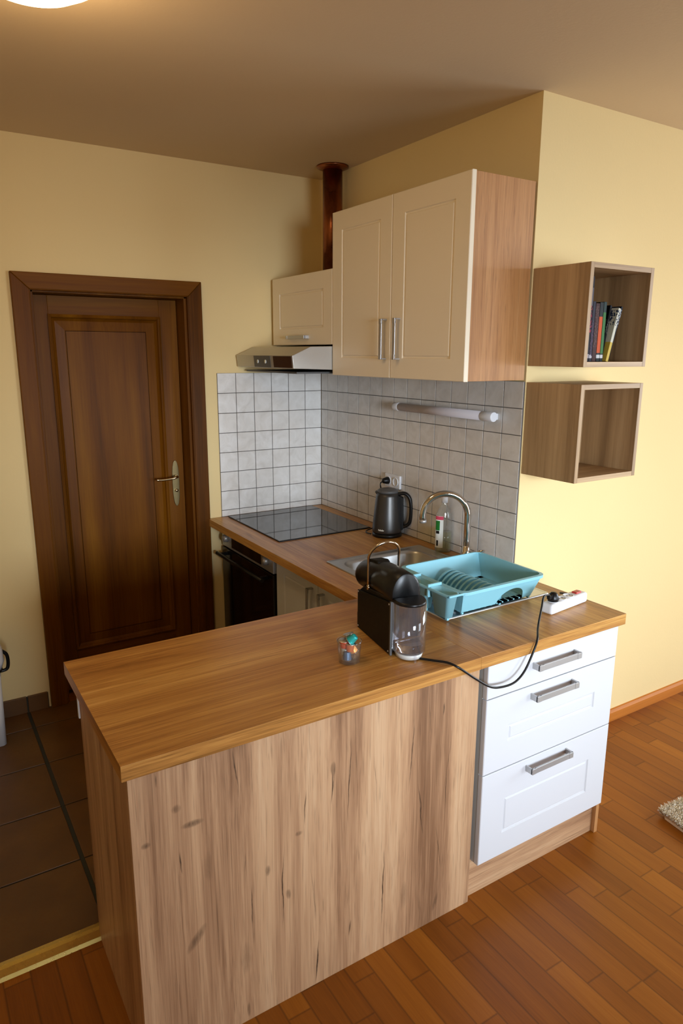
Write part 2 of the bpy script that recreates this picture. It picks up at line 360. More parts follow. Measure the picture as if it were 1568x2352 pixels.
# kitchen floor tiles on a grout bed
g = MB().box(-3.4, .0, -1.488, .008, .001, TF - .004, 1)
jx = [-1.652 + k * .336 for k in range(-5, 6)]; jy = [-.165 - k * .336 for k in range(-1, 5)]
for i in range(len(jx) - 1):
    for j in range(len(jy) - 1):
        x0, x1 = jx[i] + .0045, jx[i + 1] - .0045; y1, y0 = jy[j] - .0035, jy[j + 1] + .0035
        if i == 5: x0 += .0025
        if i == 4: x1 -= .0025
        x0 = max(x0, -3.4); x1 = min(x1, -.0); y1 = min(y1, .008); y0 = max(y0, -1.488)
        if x1 - x0 > .02 and y1 - y0 > .02: g.box(x0, x1, y0, y1, TF - .006, TF)
struct('floor_kitchen', g, [M['ftile'], M['fgrout']], 'dark brown square tiles with black grout on the kitchen floor', bevel=.002)
g = MB().prism([(-1.538, .0), (-1.534, .012), (-1.518, .0235), (-1.504, .024), (-1.488, .0215), (-1.486, .0)], 'x', -3.4, -1.60)
struct('trim_1', g, M['brass'], 'brass threshold strip between tiles and parquet')
# walls
DX0, DX1, DZ = -1.485, -.745, 2.0
struct('wall_back', MB().box(-3.4, DX0, .008, .2, Z0, CH).box(DX1, .008, .008, .2, Z0, CH).box(DX0, DX1, .008, .2, DZ, CH), M['paint'], 'pale yellow wall with the wooden door')
struct('wall_side', MB().box(.008, .11, -1.41, .2, Z0, CH), M['paint'], 'pale yellow wall behind the wall cabinets')
struct('wall_right', MB().box(.008, 3.6, -LC, -1.41, Z0, CH), M['paint'], 'pale yellow wall with the cube shelves')
struct('wall_left', MB().box(-3.6, -3.4, -6.6, .2, Z0, CH), M['paint'])
# outside walls with window openings behind the camera
def wall_hole(name, axis, pos0, pos1, a0, a1, holes):
    g = MB(); segs = sorted(holes); cur = a0
    def put(u0, u1, z0, z1):
        if u1 - u0 < 1e-4 or z1 - z0 < 1e-4: return
        if axis == 'y': g.box(u0, u1, pos0, pos1, z0, z1)
        else: g.box(pos0, pos1, u0, u1, z0, z1)
    for (u0, u1, z0, z1) in segs:
        put(cur, u0, Z0, CH); put(u0, u1, Z0, z0); put(u0, u1, z1, CH); cur = u1
    put(cur, a1, Z0, CH)
    return struct(name, g, M['paint'])
W1 = (1.35, 3.35, .05, 2.30)     # balcony door in the rear wall
W2 = (-4.1, -2.1, .8, 2.4)    # window in the far right wall
W3 = (-2.25, -.65, .9, 2.1)     # second rear window
wall_hole('wall_rear', 'y', -6.8, -6.6, -3.6, 3.8, [W3, W1])
wall_hole('wall_far_right', 'x', 3.6, 3.8, -6.6, -1.41, [W2])
struct('ceiling', MB().box(-3.6, 3.8, -6.8, .4, CH, CH + .15), M['ceil'], 'plain cream ceiling')
def frame(name, axis, pos, w):
    g = MB(); u0, u1, z0, z1 = w; um = (u0 + u1) / 2; t = .05
    for a, b, c, d in ((u0, u1, z0, z0 + t), (u0, u1, z1 - t, z1), (u0, u0 + t, z0, z1), (u1 - t, u1, z0, z1), (um - t / 2, um + t / 2, z0, z1)):
        if axis == 'y': g.box(a, b, pos, pos + .06, c, d)
        else: g.box(pos, pos + .06, a, b, c, d)
    return struct(name, g, M['white'])
frame('window_1', 'y', -6.74, W1); frame('window_3', 'y', -6.74, W3); frame('window_2', 'x', 3.68, W2)
struct('wall_hall', MB().box(-1.9, -.4, .3, .4, Z0, CH), M['paint'], 'hall wall behind the closed door')
struct('wall_hall_side', MB().box(-1.9, -1.8, .2, .3, Z0, CH).box(-.5, -.4, .2, .3, Z0, CH), M['paint'])
# baseboards
struct('baseboard_right', MB().prism([(-LC, 0), (-LC - .016, 0), (-LC - .016, .045), (-LC - .008, .056), (-LC, .058)], 'x', .0, 3.6), M['base_wood'], 'narrow orange wood baseboard')
g = MB()
xs = [-3.4] + [x for x in jx if -3.3 < x < -1.6] + [-1.556]
for a, b in zip(xs, xs[1:]): g.box(a + .0035, b - .0035, -.004, .008, TF, TF + .083)
g.box(-3.4, -1.556, 0, .008, TF, TF + .080, 1)
struct('baseboard_back', g, [M['ftile'], M['fgrout']], 'brown tile skirting left of the door', bevel=.0015)
# wall tiles
def tilewall(name, cols, lab, side):
    g = MB(); gp = .0032
    for (u0, u1) in cols:
        for r in range(8):
            z1 = ZT - r * T - (gp / 2); z0 = ZT - (r + 1) * T + gp / 2
            if r == 7: z0 = HT + .002
            rx, rz = random.uniform(-.0035, .0035), random.uniform(-.0035, .0035); cu, cz = (u0 + u1) / 2, (z0 + z1) / 2
            if side == 'A':
                Mx = Matrix.Translation((cu, 0, cz)) @ Matrix.Rotation(rx, 4, 'X') @ Matrix.Rotation(rz, 4, 'Z') @ Matrix.Translation((-cu, 0, -cz))
                g.box(u0 + gp / 2, u1 - gp / 2, 0, .0075, z0, z1, 0, Mx)
            else:
                Mx = Matrix.Translation((0, cu, cz)) @ Matrix.Rotation(rx, 4, 'Y') @ Matrix.Rotation(rz, 4, 'Z') @ Matrix.Translation((0, -cu, -cz))
                g.box(0, .0075, u0 + gp / 2, u1 - gp / 2, z0, z1, 0, Mx)
    a = min(c[0] for c in cols); b = max(c[1] for c in cols)
    if side == 'A': g.box(a + .001, b, .0011, .0079, HT - .02, ZT - .001, 1)
    else: g.box(.0011, .0079, a + .001, b, HT - .02, ZT - .001, 1)
    return struct(name, g, [M['wtile'], M['grout']], lab, bevel=.0007, seg=1)
tilewall('trim_2', [(-(i + 1) * T, -i * T) for i in range(6)], 'pale wall tiles behind the hob', 'A')
tilewall('trim_3', [(-.068, -.0015)] + [(-.068 - (i + 1) * T, -.068 - i * T) for i in range(14)], 'pale wall tiles behind the sink', 'B')

# ---------------------------------------------------------------- door
dr = thing('door_1', 'closed dark brown wooden door with a framed panel', 'door', (-1.118, 0, TF)); dr['kind'] = 'structure'; del dr['category']
y0, y1 = -.016, .008
def miter(g, a, b):  # outer a=(x0,x1,z), inner b
    (ax0, ax1, az), (bx0, bx1, bz) = a, b
    g.prism([(ax0, TF), (bx0, TF), (bx0, bz), (ax0, az)], 'y', y0, y1)
    g.prism([(bx1, TF), (ax1, TF), (ax1, az), (bx1, bz)], 'y', y0, y1)
g = MB(); miter(g, (-1.547, -.689, 2.062), (-1.474, -.758, 1.992))
obj('casing', g, M['door'], dr, bevel=.003)
g = MB().prism([(-1.547, 2.062), (-1.474, 1.992), (-.758, 1.992), (-.689, 2.062)], 'y', y0, y1)
obj('casing_head', g, M['door_x'], dr, bevel=.003)
g = MB()
for a, b in ((-1.487, -1.470), (-.762, -.743)): g.box(a, b, -.012, .17, TF, 1.995)
g.box(-.773, -.760, .012, .17, TF, 1.99); g.box(-1.475, -1.458, .012, .17, TF, 1.99)
g.box(-1.487, -.743, -.012, .17, 1.989, 2.003); g.box(-1.475, -.76, .012, .17, 1.981, 1.99)
obj('jamb', g, M['door'], dr, bevel=.002)
lf = MB()   # leaf: stiles, rails
yl = .12; LX0, LX1, LZ = -1.456, -.776, 1.979; PX0, PX1, PZ0, PZ1 = -1.383, -.866, .24, 1.892
lf.box(LX0, PX0, yl, yl + .04, TF + .006, LZ); lf.box(PX1, LX1, yl, yl + .04, TF + .006, LZ)
leaf = obj('door_leaf', lf, M['door'], dr, bevel=.0015)
lf = MB().box(PX0, PX1, yl, yl + .04, TF + .006, PZ0).box(PX0, PX1, yl, yl + .04, PZ1, LZ)
obj('rail', lf, M['door_x'], leaf, bevel=.0015)
def ringprof(g, x0, x1, z0, z1, prof):
    # prof: list of (inset, y)
    rings = [[Vector((x0 + i, y, z0 + i)), Vector((x1 - i, y, z0 + i)), Vector((x1 - i, y, z1 - i)), Vector((x0 + i, y, z1 - i))] for i, y in prof]
    g.loft(rings, cap=False, smooth=False)
g = MB(); ringprof(g, PX0, PX1, PZ0, PZ1, [(-.004, yl + .001), (-.004, yl - .007), (.004, yl - .010), (.010, yl - .007), (.014, yl + .002), (.018, yl + .006), (.024, yl + .012)])
obj('moulding', g, M['door'], leaf)
g = MB(); ringprof(g, PX0 + .022, PX1 - .022, PZ0 + .022, PZ1 - .022, [(0, yl + .013), (.004, yl + .010), (.045, yl + .0045), (.047, yl + .003), (.05, yl + .003)])
g.box(PX0 + .07, PX1 - .07, yl + .003, yl + .02, PZ0 + .07, PZ1 - .07)
obj('door_panel', g, M['door'], leaf)
g = MB(); n = 20; pl = []
for k in range(n): 
    t = k / n * 2 * PI; c, s = math.cos(t), math.sin(t)
    pl.append((-.822 + .019 * c, 1.052 + .1165 * (abs(s) ** .6) * (1 if s > 0 else -1) + (.006 * s)))
g.prism(pl, 'y', yl - .005, yl + .002)
hp = obj('handle_plate', g, M['old_brass'], leaf, bevel=.0015)
hp['label'] = 'tarnished brass handle plate'
pts = smooth_pts([(-.822, yl - .004, 1.088), (-.823, yl - .030, 1.090), (-.832, yl - .048, 1.092), (-.855, yl - .052, 1.087), (-.90, yl - .050, 1.084), (-.938, yl - .048, 1.085)], 6)
obj('door_handle', MB().tube(pts, [.008] * 12 + [.0065] * (len(pts) - 13) + [.005], 10), M['lever'], leaf)
g = MB().lathe([(.0001, 0), (.008, 0), (.008, .012), (.0001, .012)], seg=14, M=Matrix.Translation((-.822, yl - .004, 1.015)) @ Matrix.Rotation(PI / 2, 4, 'X'), cap=False)
obj('key_cylinder', g, M['lever'], leaf)

# ================================================================ WORKTOPS
g = MB().quadring((-WA, 0, YF, -.0005), (-.53, -.12, -1.42, -1.03), HT - .038, HT)
single('worktop', 'oak look worktop along the tiled wall, carrying hob and sink', 'worktop', g, M['top_y'], bevel=.0018)
# peninsula board meets the first board along the seam (small mitre near the inner corner)
# the first board is notched by replacing its outline: build it as polygon instead
wt = bpy.data.objects['worktop']
SX = -.662
g = MB()
bm = g.bm
outer = [(-WA, -.0005), (0, -.0005), (0, YF), (SX, YF), (SX, YB - (WA + SX) * 1.0), (-WA, YB)]
hx0, hx1, hy0, hy1 = -.53, -.12, -1.42, -1.03
def topface(bm, z, flip):
    O = [bm.verts.new((x, y, z)) for x, y in outer]; I = [bm.verts.new((x, y, z)) for x, y in ((hx0, hy1), (hx1, hy1), (hx1, hy0), (hx0, hy0))]
    fs = [[O[0], O[1], I[1], I[0]], [O[1], O[2], I[2], I[1]], [O[2], O[3], O[4], I[3], I[2]], [O[0], I[0], I[3], O[4], O[5]]]
    for f in fs: bm.faces.new(f[::-1] if flip else f)
    return O, I
O1, I1 = topface(bm, HT, False); O0, I0 = topface(bm, HT - .038, True)
for A, B in ((O0, O1), (I0, I1)):
    for k in range(len(A)): bm.faces.new([A[k], A[(k + 1) % len(A)], B[(k + 1) % len(A)], B[k]])
bpy.data.objects.remove(wt)
w1 = single('worktop', 'oak look worktop along the tiled wall, carrying hob and sink', 'worktop', g, [M['top_y'], M['top_x']], bevel=.0015)
for p in w1.data.polygons:
    if p.normal.y < -.9 and p.center.y < YF + .01: p.material_index = 1
e = .0006
g = MB().prism([(XL, YF), (SX - e, YF), (SX - e, YB - (WA + SX) - e), (-WA - e, YB - e), (-WA - e, YB), (XL, YB)], 'z', HT - .038, HT)
single('worktop', 'oak look peninsula worktop with the free end, carrying the coffee machine', 'worktop', g, [M['top_x'], M['top_y']], bevel=.0018)
for p in bpy.data.objects['worktop.001'].data.polygons:
    if p.normal.x < -.9 and p.center.x < XL + .01: p.material_index = 1

# ================================================================ fronts with milled frame
def front(parent, name, plane, u0, u1, z0, z1, pos, mat, inset=.09, iz=None, thick=.019, sign=-1, panel=True, label=None):
    """cabinet front: plane 'x' (faces -x) or 'y' (faces -y); pos = front face"""
    g = MB()
    def P(u, d, z): return Vector((u, pos + d, z)) if plane == 'y' else Vector((pos + d, u, z))
    iz0, iz1 = iz if iz else (inset, inset)
    c = .0025
    def rect(i, j0, j1, d): return [P(u0 + i, d, z0 + j0), P(u1 - i, d, z0 + j0), P(u1 - i, d, z1 - j1), P(u0 + i, d, z1 - j1)]
    rings = [rect(0, 0, 0, thick), rect(0, 0, 0, c), rect(c * .4, c * .4, c * .4, c * .4), rect(c, c, c, 0)]
    if panel:
        rings += [rect(inset, iz0, iz1, 0), rect(inset + .0035, iz0 + .0035, iz1 + .0035, .0035), rect(inset + .008, iz0 + .008, iz1 + .008, .0042), rect(inset + .0125, iz0 + .0125, iz1 + .0125, .001), rect(inset + .02, iz0 + .02, iz1 + .02, .001)]
    g.loft(rings, smooth=False)
    return obj(name, g, mat, parent)
def bow_handle(parent, plane, pos, a, b, fixed, depth=.030, w=.017):
    """strap handle; a,b = ends along its axis"""
    g = MB()
    horizontal = plane.endswith('h')
    ax = plane[0]
    n = 1
    def prof(s):  # s in 0..1 -> bulge
        return depth + .004 * math.sin(s * PI)
    segs = []
    def put(u0, u1, d0, d1, w0=-w / 2, w1=w / 2):
        if ax == 'y':
            if horizontal: g.box(u0, u1, pos - d1, pos - d0, fixed + w0, fixed + w1)
            else: g.box(fixed + w0, fixed + w1, pos - d1, pos - d0, u0, u1)
        else:
            if horizontal: g.box(pos - d1, pos - d0, u0, u1, fixed + w0, fixed + w1)
            else: g.box(pos - d1, pos - d0, fixed + w0, fixed + w1, u0, u1)
    put(a, a + .006, 0, depth); put(b - .006, b, 0, depth)
    put(a, a + .02, depth - .006, depth + .001); put(b - .02, b, depth - .006, depth + .001)
    for k in range(n):
        s0 = a + .012 + (b - a - .024) * k / n; s1 = a + .012 + (b - a - .024) * (k + 1) / n
        m = .002
        put(s0, s1 + .0004, depth - .005 - m * .0, depth + .001 - m * .5)
    return obj('handle', g, M['nickel'], parent, bevel=.0012)

# ================================================================ DRAWER UNIT
dc = thing('drawer_cabinet', 'white drawer unit with three drawers at the right end of the peninsula', 'cabinet', (-.32, -1.8, 0))
obj('body', MB().box(-.6205, -.018, YF + .03, -LC - .02, .1385, HT - .0385), M['melamine'], dc)
obj('side_panel', MB().box(-.0175, -.001, YF + .0315, -LC - .018, 0, HT - .0385), M['oak_side'], dc, bevel=.0008)
obj('plinth', MB().box(-.6382, -.0185, YF + .047, YF + .063, 0, .1375), M['plinth'], dc, bevel=.0008)
fy = YF + .010
for (z0, z1, pan, iz, hz) in ((.714, .826, False, None, .781), (.458, .711, True, (.09, .105), .677), (.139, .455, True, (.082, .105), .424)):
    d = front(dc, 'drawer', 'y', -.621, -.021, z0, z1, fy, M['white'], inset=.097, iz=iz, panel=pan)
    bow_handle(d, 'yh', fy, -.434, -.240, hz, w=.020)
# ================================================================ PENINSULA UNIT
pc = thing('peninsula_cabinet', 'oak clad peninsula base with tall front panel and dark end', 'cabinet', (-1.15, -1.75, 0))
obj('front_panel', MB().box(-1.677, -.6385, yp, yp + .018, 0, HT - .0385), M['panel_front'], pc, bevel=.0008)
obj('end_panel', MB().box(-1.677, -1.659, yp + .0185, -1.519, 0, HT - .0385), M['oak_end'], pc, bevel=.0008)
obj('body', MB().box(-1.658, -.70, yp + .0185, -1.522, .10, HT - .0385), M['melamine'], pc)
obj('plinth', MB().box(-1.658, -.70, -1.60, -1.585, TF, .0995), M['oak_end'], pc)
for a, b, hx in ((-1.656, -1.195, -1.24), (-1.19, -.74, -1.145)):
    g = MB().box(a, b, -1.5185, -1.500, .14, .822); d = obj('door', g, M['white'], pc, bevel=.002)
    obj('handle', MB().box(hx - .006, hx + .006, -1.475, -1.469, .62, .78).box(hx - .006, hx + .006, -1.500, -1.469, .62, .626).box(hx - .006, hx + .006, -1.500, -1.469, .774, .78), M['nickel'], d)
obj('edge_trim', MB().box(-1.681, -1.6775, -1.5195, -1.508, .727, .790), M['white'], pc)
# ================================================================ UNITS UNDER THE WALL WORKTOP
XF = -.62
ov = thing('oven', 'built-in black glass oven under the hob', 'oven', (-.32, -.33, TF))
obj('body', MB().box(-.60, -.03, -.630, -.02, .12, HT - .0385), M['black_matte'], ov)
obj('door', MB().box(-.632, -.601, -.628, -.022, .19, .715), M['ovenglass'], ov, bevel=.002)
cp = obj('control_panel', MB().box(-.630, -.601, -.628, -.022, .722, .822), M['nickel'], ov, bevel=.002)
obj('display', MB().box(-.632, -.6302, -.50, -.15, .735, .808), M['ovenglass'], cp)
for yy in (-.088, -.565):
    g = MB().lathe([(.0001, 0), (.021, 0), (.019, .022), (.0001, .024)], seg=24, M=Matrix.Translation((-.630, yy, .772)) @ Matrix.Rotation(-PI / 2, 4, 'Y'), cap=False)
    obj('knob', g, M['nickel'], cp)
g = MB().tube([(-.675, -.055, .690), (-.675, -.60, .690)], .010, 12)
for yy in (-.09, -.565): g.box(-.675, -.632, yy - .008, yy + .008, .682, .698)
hd = obj('handle', g, M['black'], ov); 
obj('plinth', MB().box(-.57, -.555, -.63, -.02, TF, .115), M['plinth'], ov)
sc_ = thing('sink_cabinet', 'white two-door base cabinet under the sink', 'cabinet', (-.32, -1.04, TF))
obj('body', MB().box(-.60, -.03, -1.43, -.634, .12, .60).box(-.60, -.57, -1.43, -.634, .60, HT - .0385).box(-.6, -.03, -.652, -.634, .6, HT - .0385), M['melamine'], sc_)
for a, b, hy in ((-1.020, -.640, -.975), (-1.415, -1.024, -1.07)):
    d = front(sc_, 'door', 'x', a, b, .14, .822, XF, M['white'], inset=.075)
    bow_handle(d, 'xv', XF, .60, .76, hy)
obj('plinth', MB().box(-.57, -.555, -1.43, -.634, TF, .115), M['plinth'], sc_)

# ================================================================ HOB
hb = thing('hob', 'black glass induction hob reflecting the tiles', 'hob', (-.33, -.31, HT))
obj('glass_plate', MB().box(-.588, -.077, -.612, -.022, HT + .0005, HT + .006), M['hob'], hb, bevel=.0015)
obj('rim', MB().quadring((-.590, -.075, -.614, -.020), (-.5885, -.0765, -.6125, -.0215), HT, HT + .005), M['black'], hb)
# ================================================================ SINK
sk = thing('sink', 'stainless steel sink with bowl and ribbed drainer', 'sink', (-.32, -1.38, HT))
SX0, SX1, SY0, SY1 = -.567, -.068, -1.762, -.995
BX0, BX1, BY0, BY1 = -.522, -.130, -1.410, -1.040
def rrect(x0, x1, y0, y1, r, z, n=6):
    P = []
    for cx, cy, a in ((x1 - r, y1 - r, 0), (x0 + r, y1 - r, 90), (x0 + r, y0 + r, 180), (x1 - r, y0 + r, 270)):
        for k in range(n + 1):
            t = math.radians(a + 90 * k / n); P.append(Vector((cx + r * math.cos(t), cy + r * math.sin(t), z)))
    return P
g = MB(); H_ = HT
# outer rim rings
n = 6
def rr(i, z, r): return rrect(SX0 + i, SX1 - i, SY0 + i, SY1 - i, r, z, n)
g.loft([rr(0, H_ + .0004, .012), rr(.0005, H_ + .004, .012), rr(.006, H_ + .0052, .010), rr(.011, H_ + .003, .008)], cap=False)
# deck between rim and bowl: connect ring to bowl ring via plate with hole -> simple: plate quads
inner = rrect(BX0 - .006, BX1 + .006, BY0 - .006, BY1 + .006, .066, H_ + .003, n)
# plate as annulus from matching ring pieces (split at bowl end): use 2 plates
ringo = rrect(SX0 + .011, SX1 - .011, -1.44, SY1 - .011, .008, H_ + .003, n)
g.loft([ringo, inner], cap=False, smooth=False)
g.loft([inner, rrect(BX0, BX1, BY0, BY1, .060, H_ + .0005, n), rrect(BX0 + .004, BX1 - .004, BY0 + .004, BY1 - .004, .058, H_ - .012, n), rrect(BX0 + .016, BX1 - .016, BY0 + .016, BY1 - .016, .055, H_ - .130, n), rrect(BX0 + .035, BX1 - .035, BY0 + .035, BY1 - .035, .05, H_ - .150, n), rrect(BX0 + .17, BX1 - .17, BY0 + .16, BY1 - .16, .01, H_ - .155, n)], cap=False)
bmf = g.bm.faces.new([g.bm.verts.new(p) for p in rrect(BX0 + .17, BX1 - .17, BY0 + .16, BY1 - .16, .01, H_ - .155, n)])
# drainer plate
g.box(SX0 + .011, SX1 - .011, SY0 + .011, -1.44, H_ + .0005, H_ + .003)
obj('basin', g, M['sink'], sk)
g = MB()
for k in range(9):
    x = -.50 + k * .045; g.tube([(x, -1.47, H_ + .003), (x, -1.50, H_ + .005), (x, -1.70, H_ + .005), (x, -1.735, H_ + .003)], .004, 8)
obj('drainer_ribs', g, M['sink'], sk)
obj('drain', MB().lathe([(.0001, H_ - .1545), (.032, H_ - .1545), (.036, H_ - .1515), (.0001, H_ - .1525)], (-.326, -1.225), 24, cap=False), M['chrome'], sk)
# ================================================================ FAUCET
fc = thing('faucet', 'tall chrome gooseneck tap behind the dish rack', 'tap', (-.08, -1.325, HT))
dirv = Vector((-.157, .1, 0)).normalized(); R_ = .093; B = Vector((-.08, -1.322, 0)); zc = 1.074
pts = [B + Vector((0, 0, HT + .05)), B + Vector((0, 0, .98)), B + Vector((0, 0, 1.04))]
for k in range(25):
    a = PI - k * PI / 22.5
    pts.append(B + dirv * (R_ + R_ * math.cos(a)) + Vector((0, 0, zc + R_ * math.sin(a))))
obj('spout', MB().tube(pts, .0138, 16), M['chrome'], fc, smooth=True)
tp = pts[-1]; td = (pts[-1] - pts[-3]).normalized()
obj('aerator', MB().tube([tp - td * .002, tp + td * .010], .0146, 16), M['nickel'], fc)
obj('base', MB().lathe([(.0001, HT + .003), (.027, HT + .003), (.027, HT + .008), (.0225, HT + .012), (.0225, HT + .045), (.018, HT + .055), (.0165, HT + .075), (.0125, HT + .082), (.0001, HT + .082)], (B.x, B.y), 24, cap=False), M['chrome'], fc)
obj('lever', MB().tube([(B.x + .01, B.y - .02, HT + .05), (B.x + .016, B.y - .05, HT + .062), (B.x + .02, B.y - .085, HT + .075)], [.009, .006, .005], 10), M['chrome'], fc)
# ================================================================ SOAP BOTTLE
bx, by = -.040, -1.128; bz = HT + .001
bt = thing('dish_soap_bottle', 'clear dish soap bottle half full of pale yellow liquid beside the tap', 'bottle', (bx, by, bz), (0, 0, math.radians(-32)))
def bottle(prof): return MB().lathe(prof, (0, 0), 28, sx=1.0, sy=.62, cap=False)
prof = [(.0001, 0), (.032, .0), (.036, .006), (.037, .06), (.036, .14), (.033, .17), (.024, .195), (.013, .21), (.011, .222), (.0105, .235)]
obj('body', bottle(prof + [(.009, .235), (.0095, .222), (.012, .209), (.0225, .193), (.0315, .168), (.0345, .14), (.0355, .06), (.0345, .007), (.0001, .0015)]), M['bottle'], bt, local=True)
obj('liquid', bottle([(.0001, .002), (.0335, .003), (.035, .008), (.036, .06), (.0357, .092), (.0001, .092)]), M['soap'], bt, local=True)
obj('cap', MB().lathe([(.0001, .222), (.014, .222), (.014, .245), (.011, .248), (.0001, .248)], (0, 0), 20, cap=False), M['white_plastic'], bt, local=True)
obj('nozzle', MB().lathe([(.0001, .248), (.007, .248), (.005, .262), (.0001, .262)], (0, 0), 16, cap=False), M['capgreen'], bt, local=True)
def wrap(z0, z1, a0, a1, off, n=8):
    g = MB(); rings = []
    for z in (z0, z1):
        rings.append([Vector((.0372 * (1 + off) * math.cos(math.radians(a0 + (a1 - a0) * k / n)), .0372 * (.62 + off) * math.sin(math.radians(a0 + (a1 - a0) * k / n)), z)) for k in range(n + 1)])
    return g.loft(rings, closed=False, cap=False)
lb = obj('label', wrap(.022, .165, 195, 262, .012), M['label_white'], bt, local=True)
for nm, z0, z1, a0, a1, m in (('label_band', .148, .164, 196, 262, 'pink'), ('label_picture', .100, .143, 200, 238, 'green'), ('label_mark', .085, .098, 205, 235, 'black'), ('label_mark', .030, .055, 212, 228, 'black')):
    o = obj(nm, wrap(z0, z1, a0, a1, .02), M[m], lb, local=False); o.matrix_parent_inverse = Matrix()
# ================================================================ KETTLE
kx, ky = -.086, -.768
kt = thing('kettle', 'dark grey cordless electric kettle on the worktop against the tiles', 'kettle', (kx, ky, HT), (0, 0, math.radians(-42)))
L_ = dict(local=True)
obj('power_base', MB().lathe([(.0001, .001), (.070, .001), (.0715, .010), (.068, .018), (.0001, .020)], (0, 0), 36, cap=False), M['black'], kt, **L_)
obj('body', MB().lathe([(.0001, .021), (.070, .021), (.071, .028), (.070, .045), (.0655, .10), (.0595, .16), (.0555, .195), (.052, .212), (.0001, .214)], (0, 0), 40, cap=False), M['kettle'], kt, **L_)
obj('lid', MB().lathe([(.0001, .212), (.050, .212), (.049, .222), (.040, .228), (.0001, .230)], (0, 0), 32, cap=False), M['grey_plastic'], kt, **L_)
obj('spout', MB().prism([(-.046, .195), (-.060, .212), (-.058, .217), (-.03, .216)], 'y', -.014, .014), M['kettle'], kt, bevel=.003, **L_)
hp_ = smooth_pts([(.050, 0, .205), (.085, 0, .208), (.108, 0, .180), (.114, 0, .12), (.106, 0, .065), (.075, 0, .045), (.060, 0, .050)], 6)
g = MB(); rings = []
for i, p in enumerate(hp_):
    t = (hp_[min(i + 1, len(hp_) - 1)] - hp_[max(i - 1, 0)]).normalized(); nn = Vector((t.z, 0, -t.x))
    rings.append([p + Vector((0, .013 * math.cos(a), 0)) + nn * (.009 * math.sin(a)) for a in [k * 2 * PI / 12 for k in range(12)]])
g.loft(rings); obj('handle', g, M['black'], kt, smooth=True, **L_)
g = MB().prism([(.052, .03), (.080, .035), (.075, .19), (.050, .2)], 'y', -.017, .017); obj('handle_mount', g, M['black_matte'], kt, bevel=.004, **L_)
an = math.radians(-128 + 42 - 48)
g = MB()
for k in range(7):
    z = .075 + k * .013; r = .0685 - (z - .045) * .095
    g.box(-.0035, .0035, -.0008, .0008, z, z + .004, 0, Matrix.Rotation(an, 4, 'Z') @ Matrix.Translation((0, 0, 0)) @ Matrix.Translation((r, 0, 0)) @ Matrix.Rotation(PI / 2, 4, 'Z'))
obj('level_marks', g, M['label_white'], kt, **L_)
g = MB(); an2 = an + .28
for k in range(9):
    a = an2 + k * .045; r = .0708
    g.box(-.0013, .0013, -.0007, .0007, .036, .041 + (.003 if k % 3 == 0 else 0), 0, Matrix.Rotation(a, 4, 'Z') @ Matrix.Translation((r, 0, 0)) @ Matrix.Rotation(PI / 2, 4, 'Z'))
obj('brand_mark', g, M['label_white'], kt, **L_)
g = MB().tube(smooth_pts([(-.078 * math.cos(.3), -.02, .008), (-.10, .01, .006), (-.105, .05, .006), (-.07, .085, .02), (-.02, .095, .09)], 6), .003, 8)
obj('cable', g, M['black'], kt, **L_)
# socket + plug
so = thing('wall_socket', 'white double wall socket on the tiles behind the kettle', 'socket', (0, -.70, 1.115))
obj('plate', MB().box(-.012, 0, -.762, -.640, 1.082, 1.148), M['white_plastic'], so, bevel=.004)
for yy in (-.73, -.672):
    g = MB().lathe([(.021, 0), (.021, .006), (.018, .006), (.018, .001), (.0001, .001)], seg=24, M=Matrix.Translation((-.010, yy, 1.115)) @ Matrix.Rotation(-PI / 2, 4, 'Y'), cap=False)
    obj('socket_ring', g, M['white_plastic'], so)
pg = thing('plug', 'dark plug in the wall socket behind the kettle', 'plug', (-.014, -.672, 1.115))
obj('plug_body', MB().lathe([(.0001, 0), (.018, 0), (.018, .012), (.012, .034), (.007, .038), (.0001, .038)], seg=18, M=Matrix.Translation((-.0115, -.672, 1.115)) @ Matrix.Rotation(-PI / 2, 4, 'Y'), cap=False), M['black'], pg)
obj('cable', MB().tube(smooth_pts([(-.045, -.672, 1.115), (-.062, -.673, 1.10), (-.05, -.676, 1.06), (-.022, -.68, 1.02), (-.012, -.685, .96), (-.010, -.69, .90)], 6), .003, 8), M['black'], pg)

# ================================================================ DISH RACK
rk = thing('dish_rack', 'turquoise plastic dish drainer with cutlery cups on the sink drainer', 'dish rack', (-.34, -1.63, HT + .004))
zr = HT + .100; zb = HT + .013
X0, X1, Y0, Y1 = -.535, -.146, -1.808, -1.462
g = MB(); nn = 6
def rq(x0, x1, y0, y1, r, z): return rrect(x0, x1, y0, y1, r, z, nn)
# main tray shell (open, double skin)
x0b, x1b, y0b, y1b = X0 + .042, X1 - .022, Y0 + .050, Y1 - .045
outer_ = [rq(X0 - .002, X1, Y0, Y1, .03, zr - .009), rq(X0 - .002, X1, Y0, Y1, .03, zr), rq(X0 + .012, X1 - .010, Y0 + .010, Y1 - .010, .025, zr + .001)]
g.loft(outer_, cap=False, smooth=False)
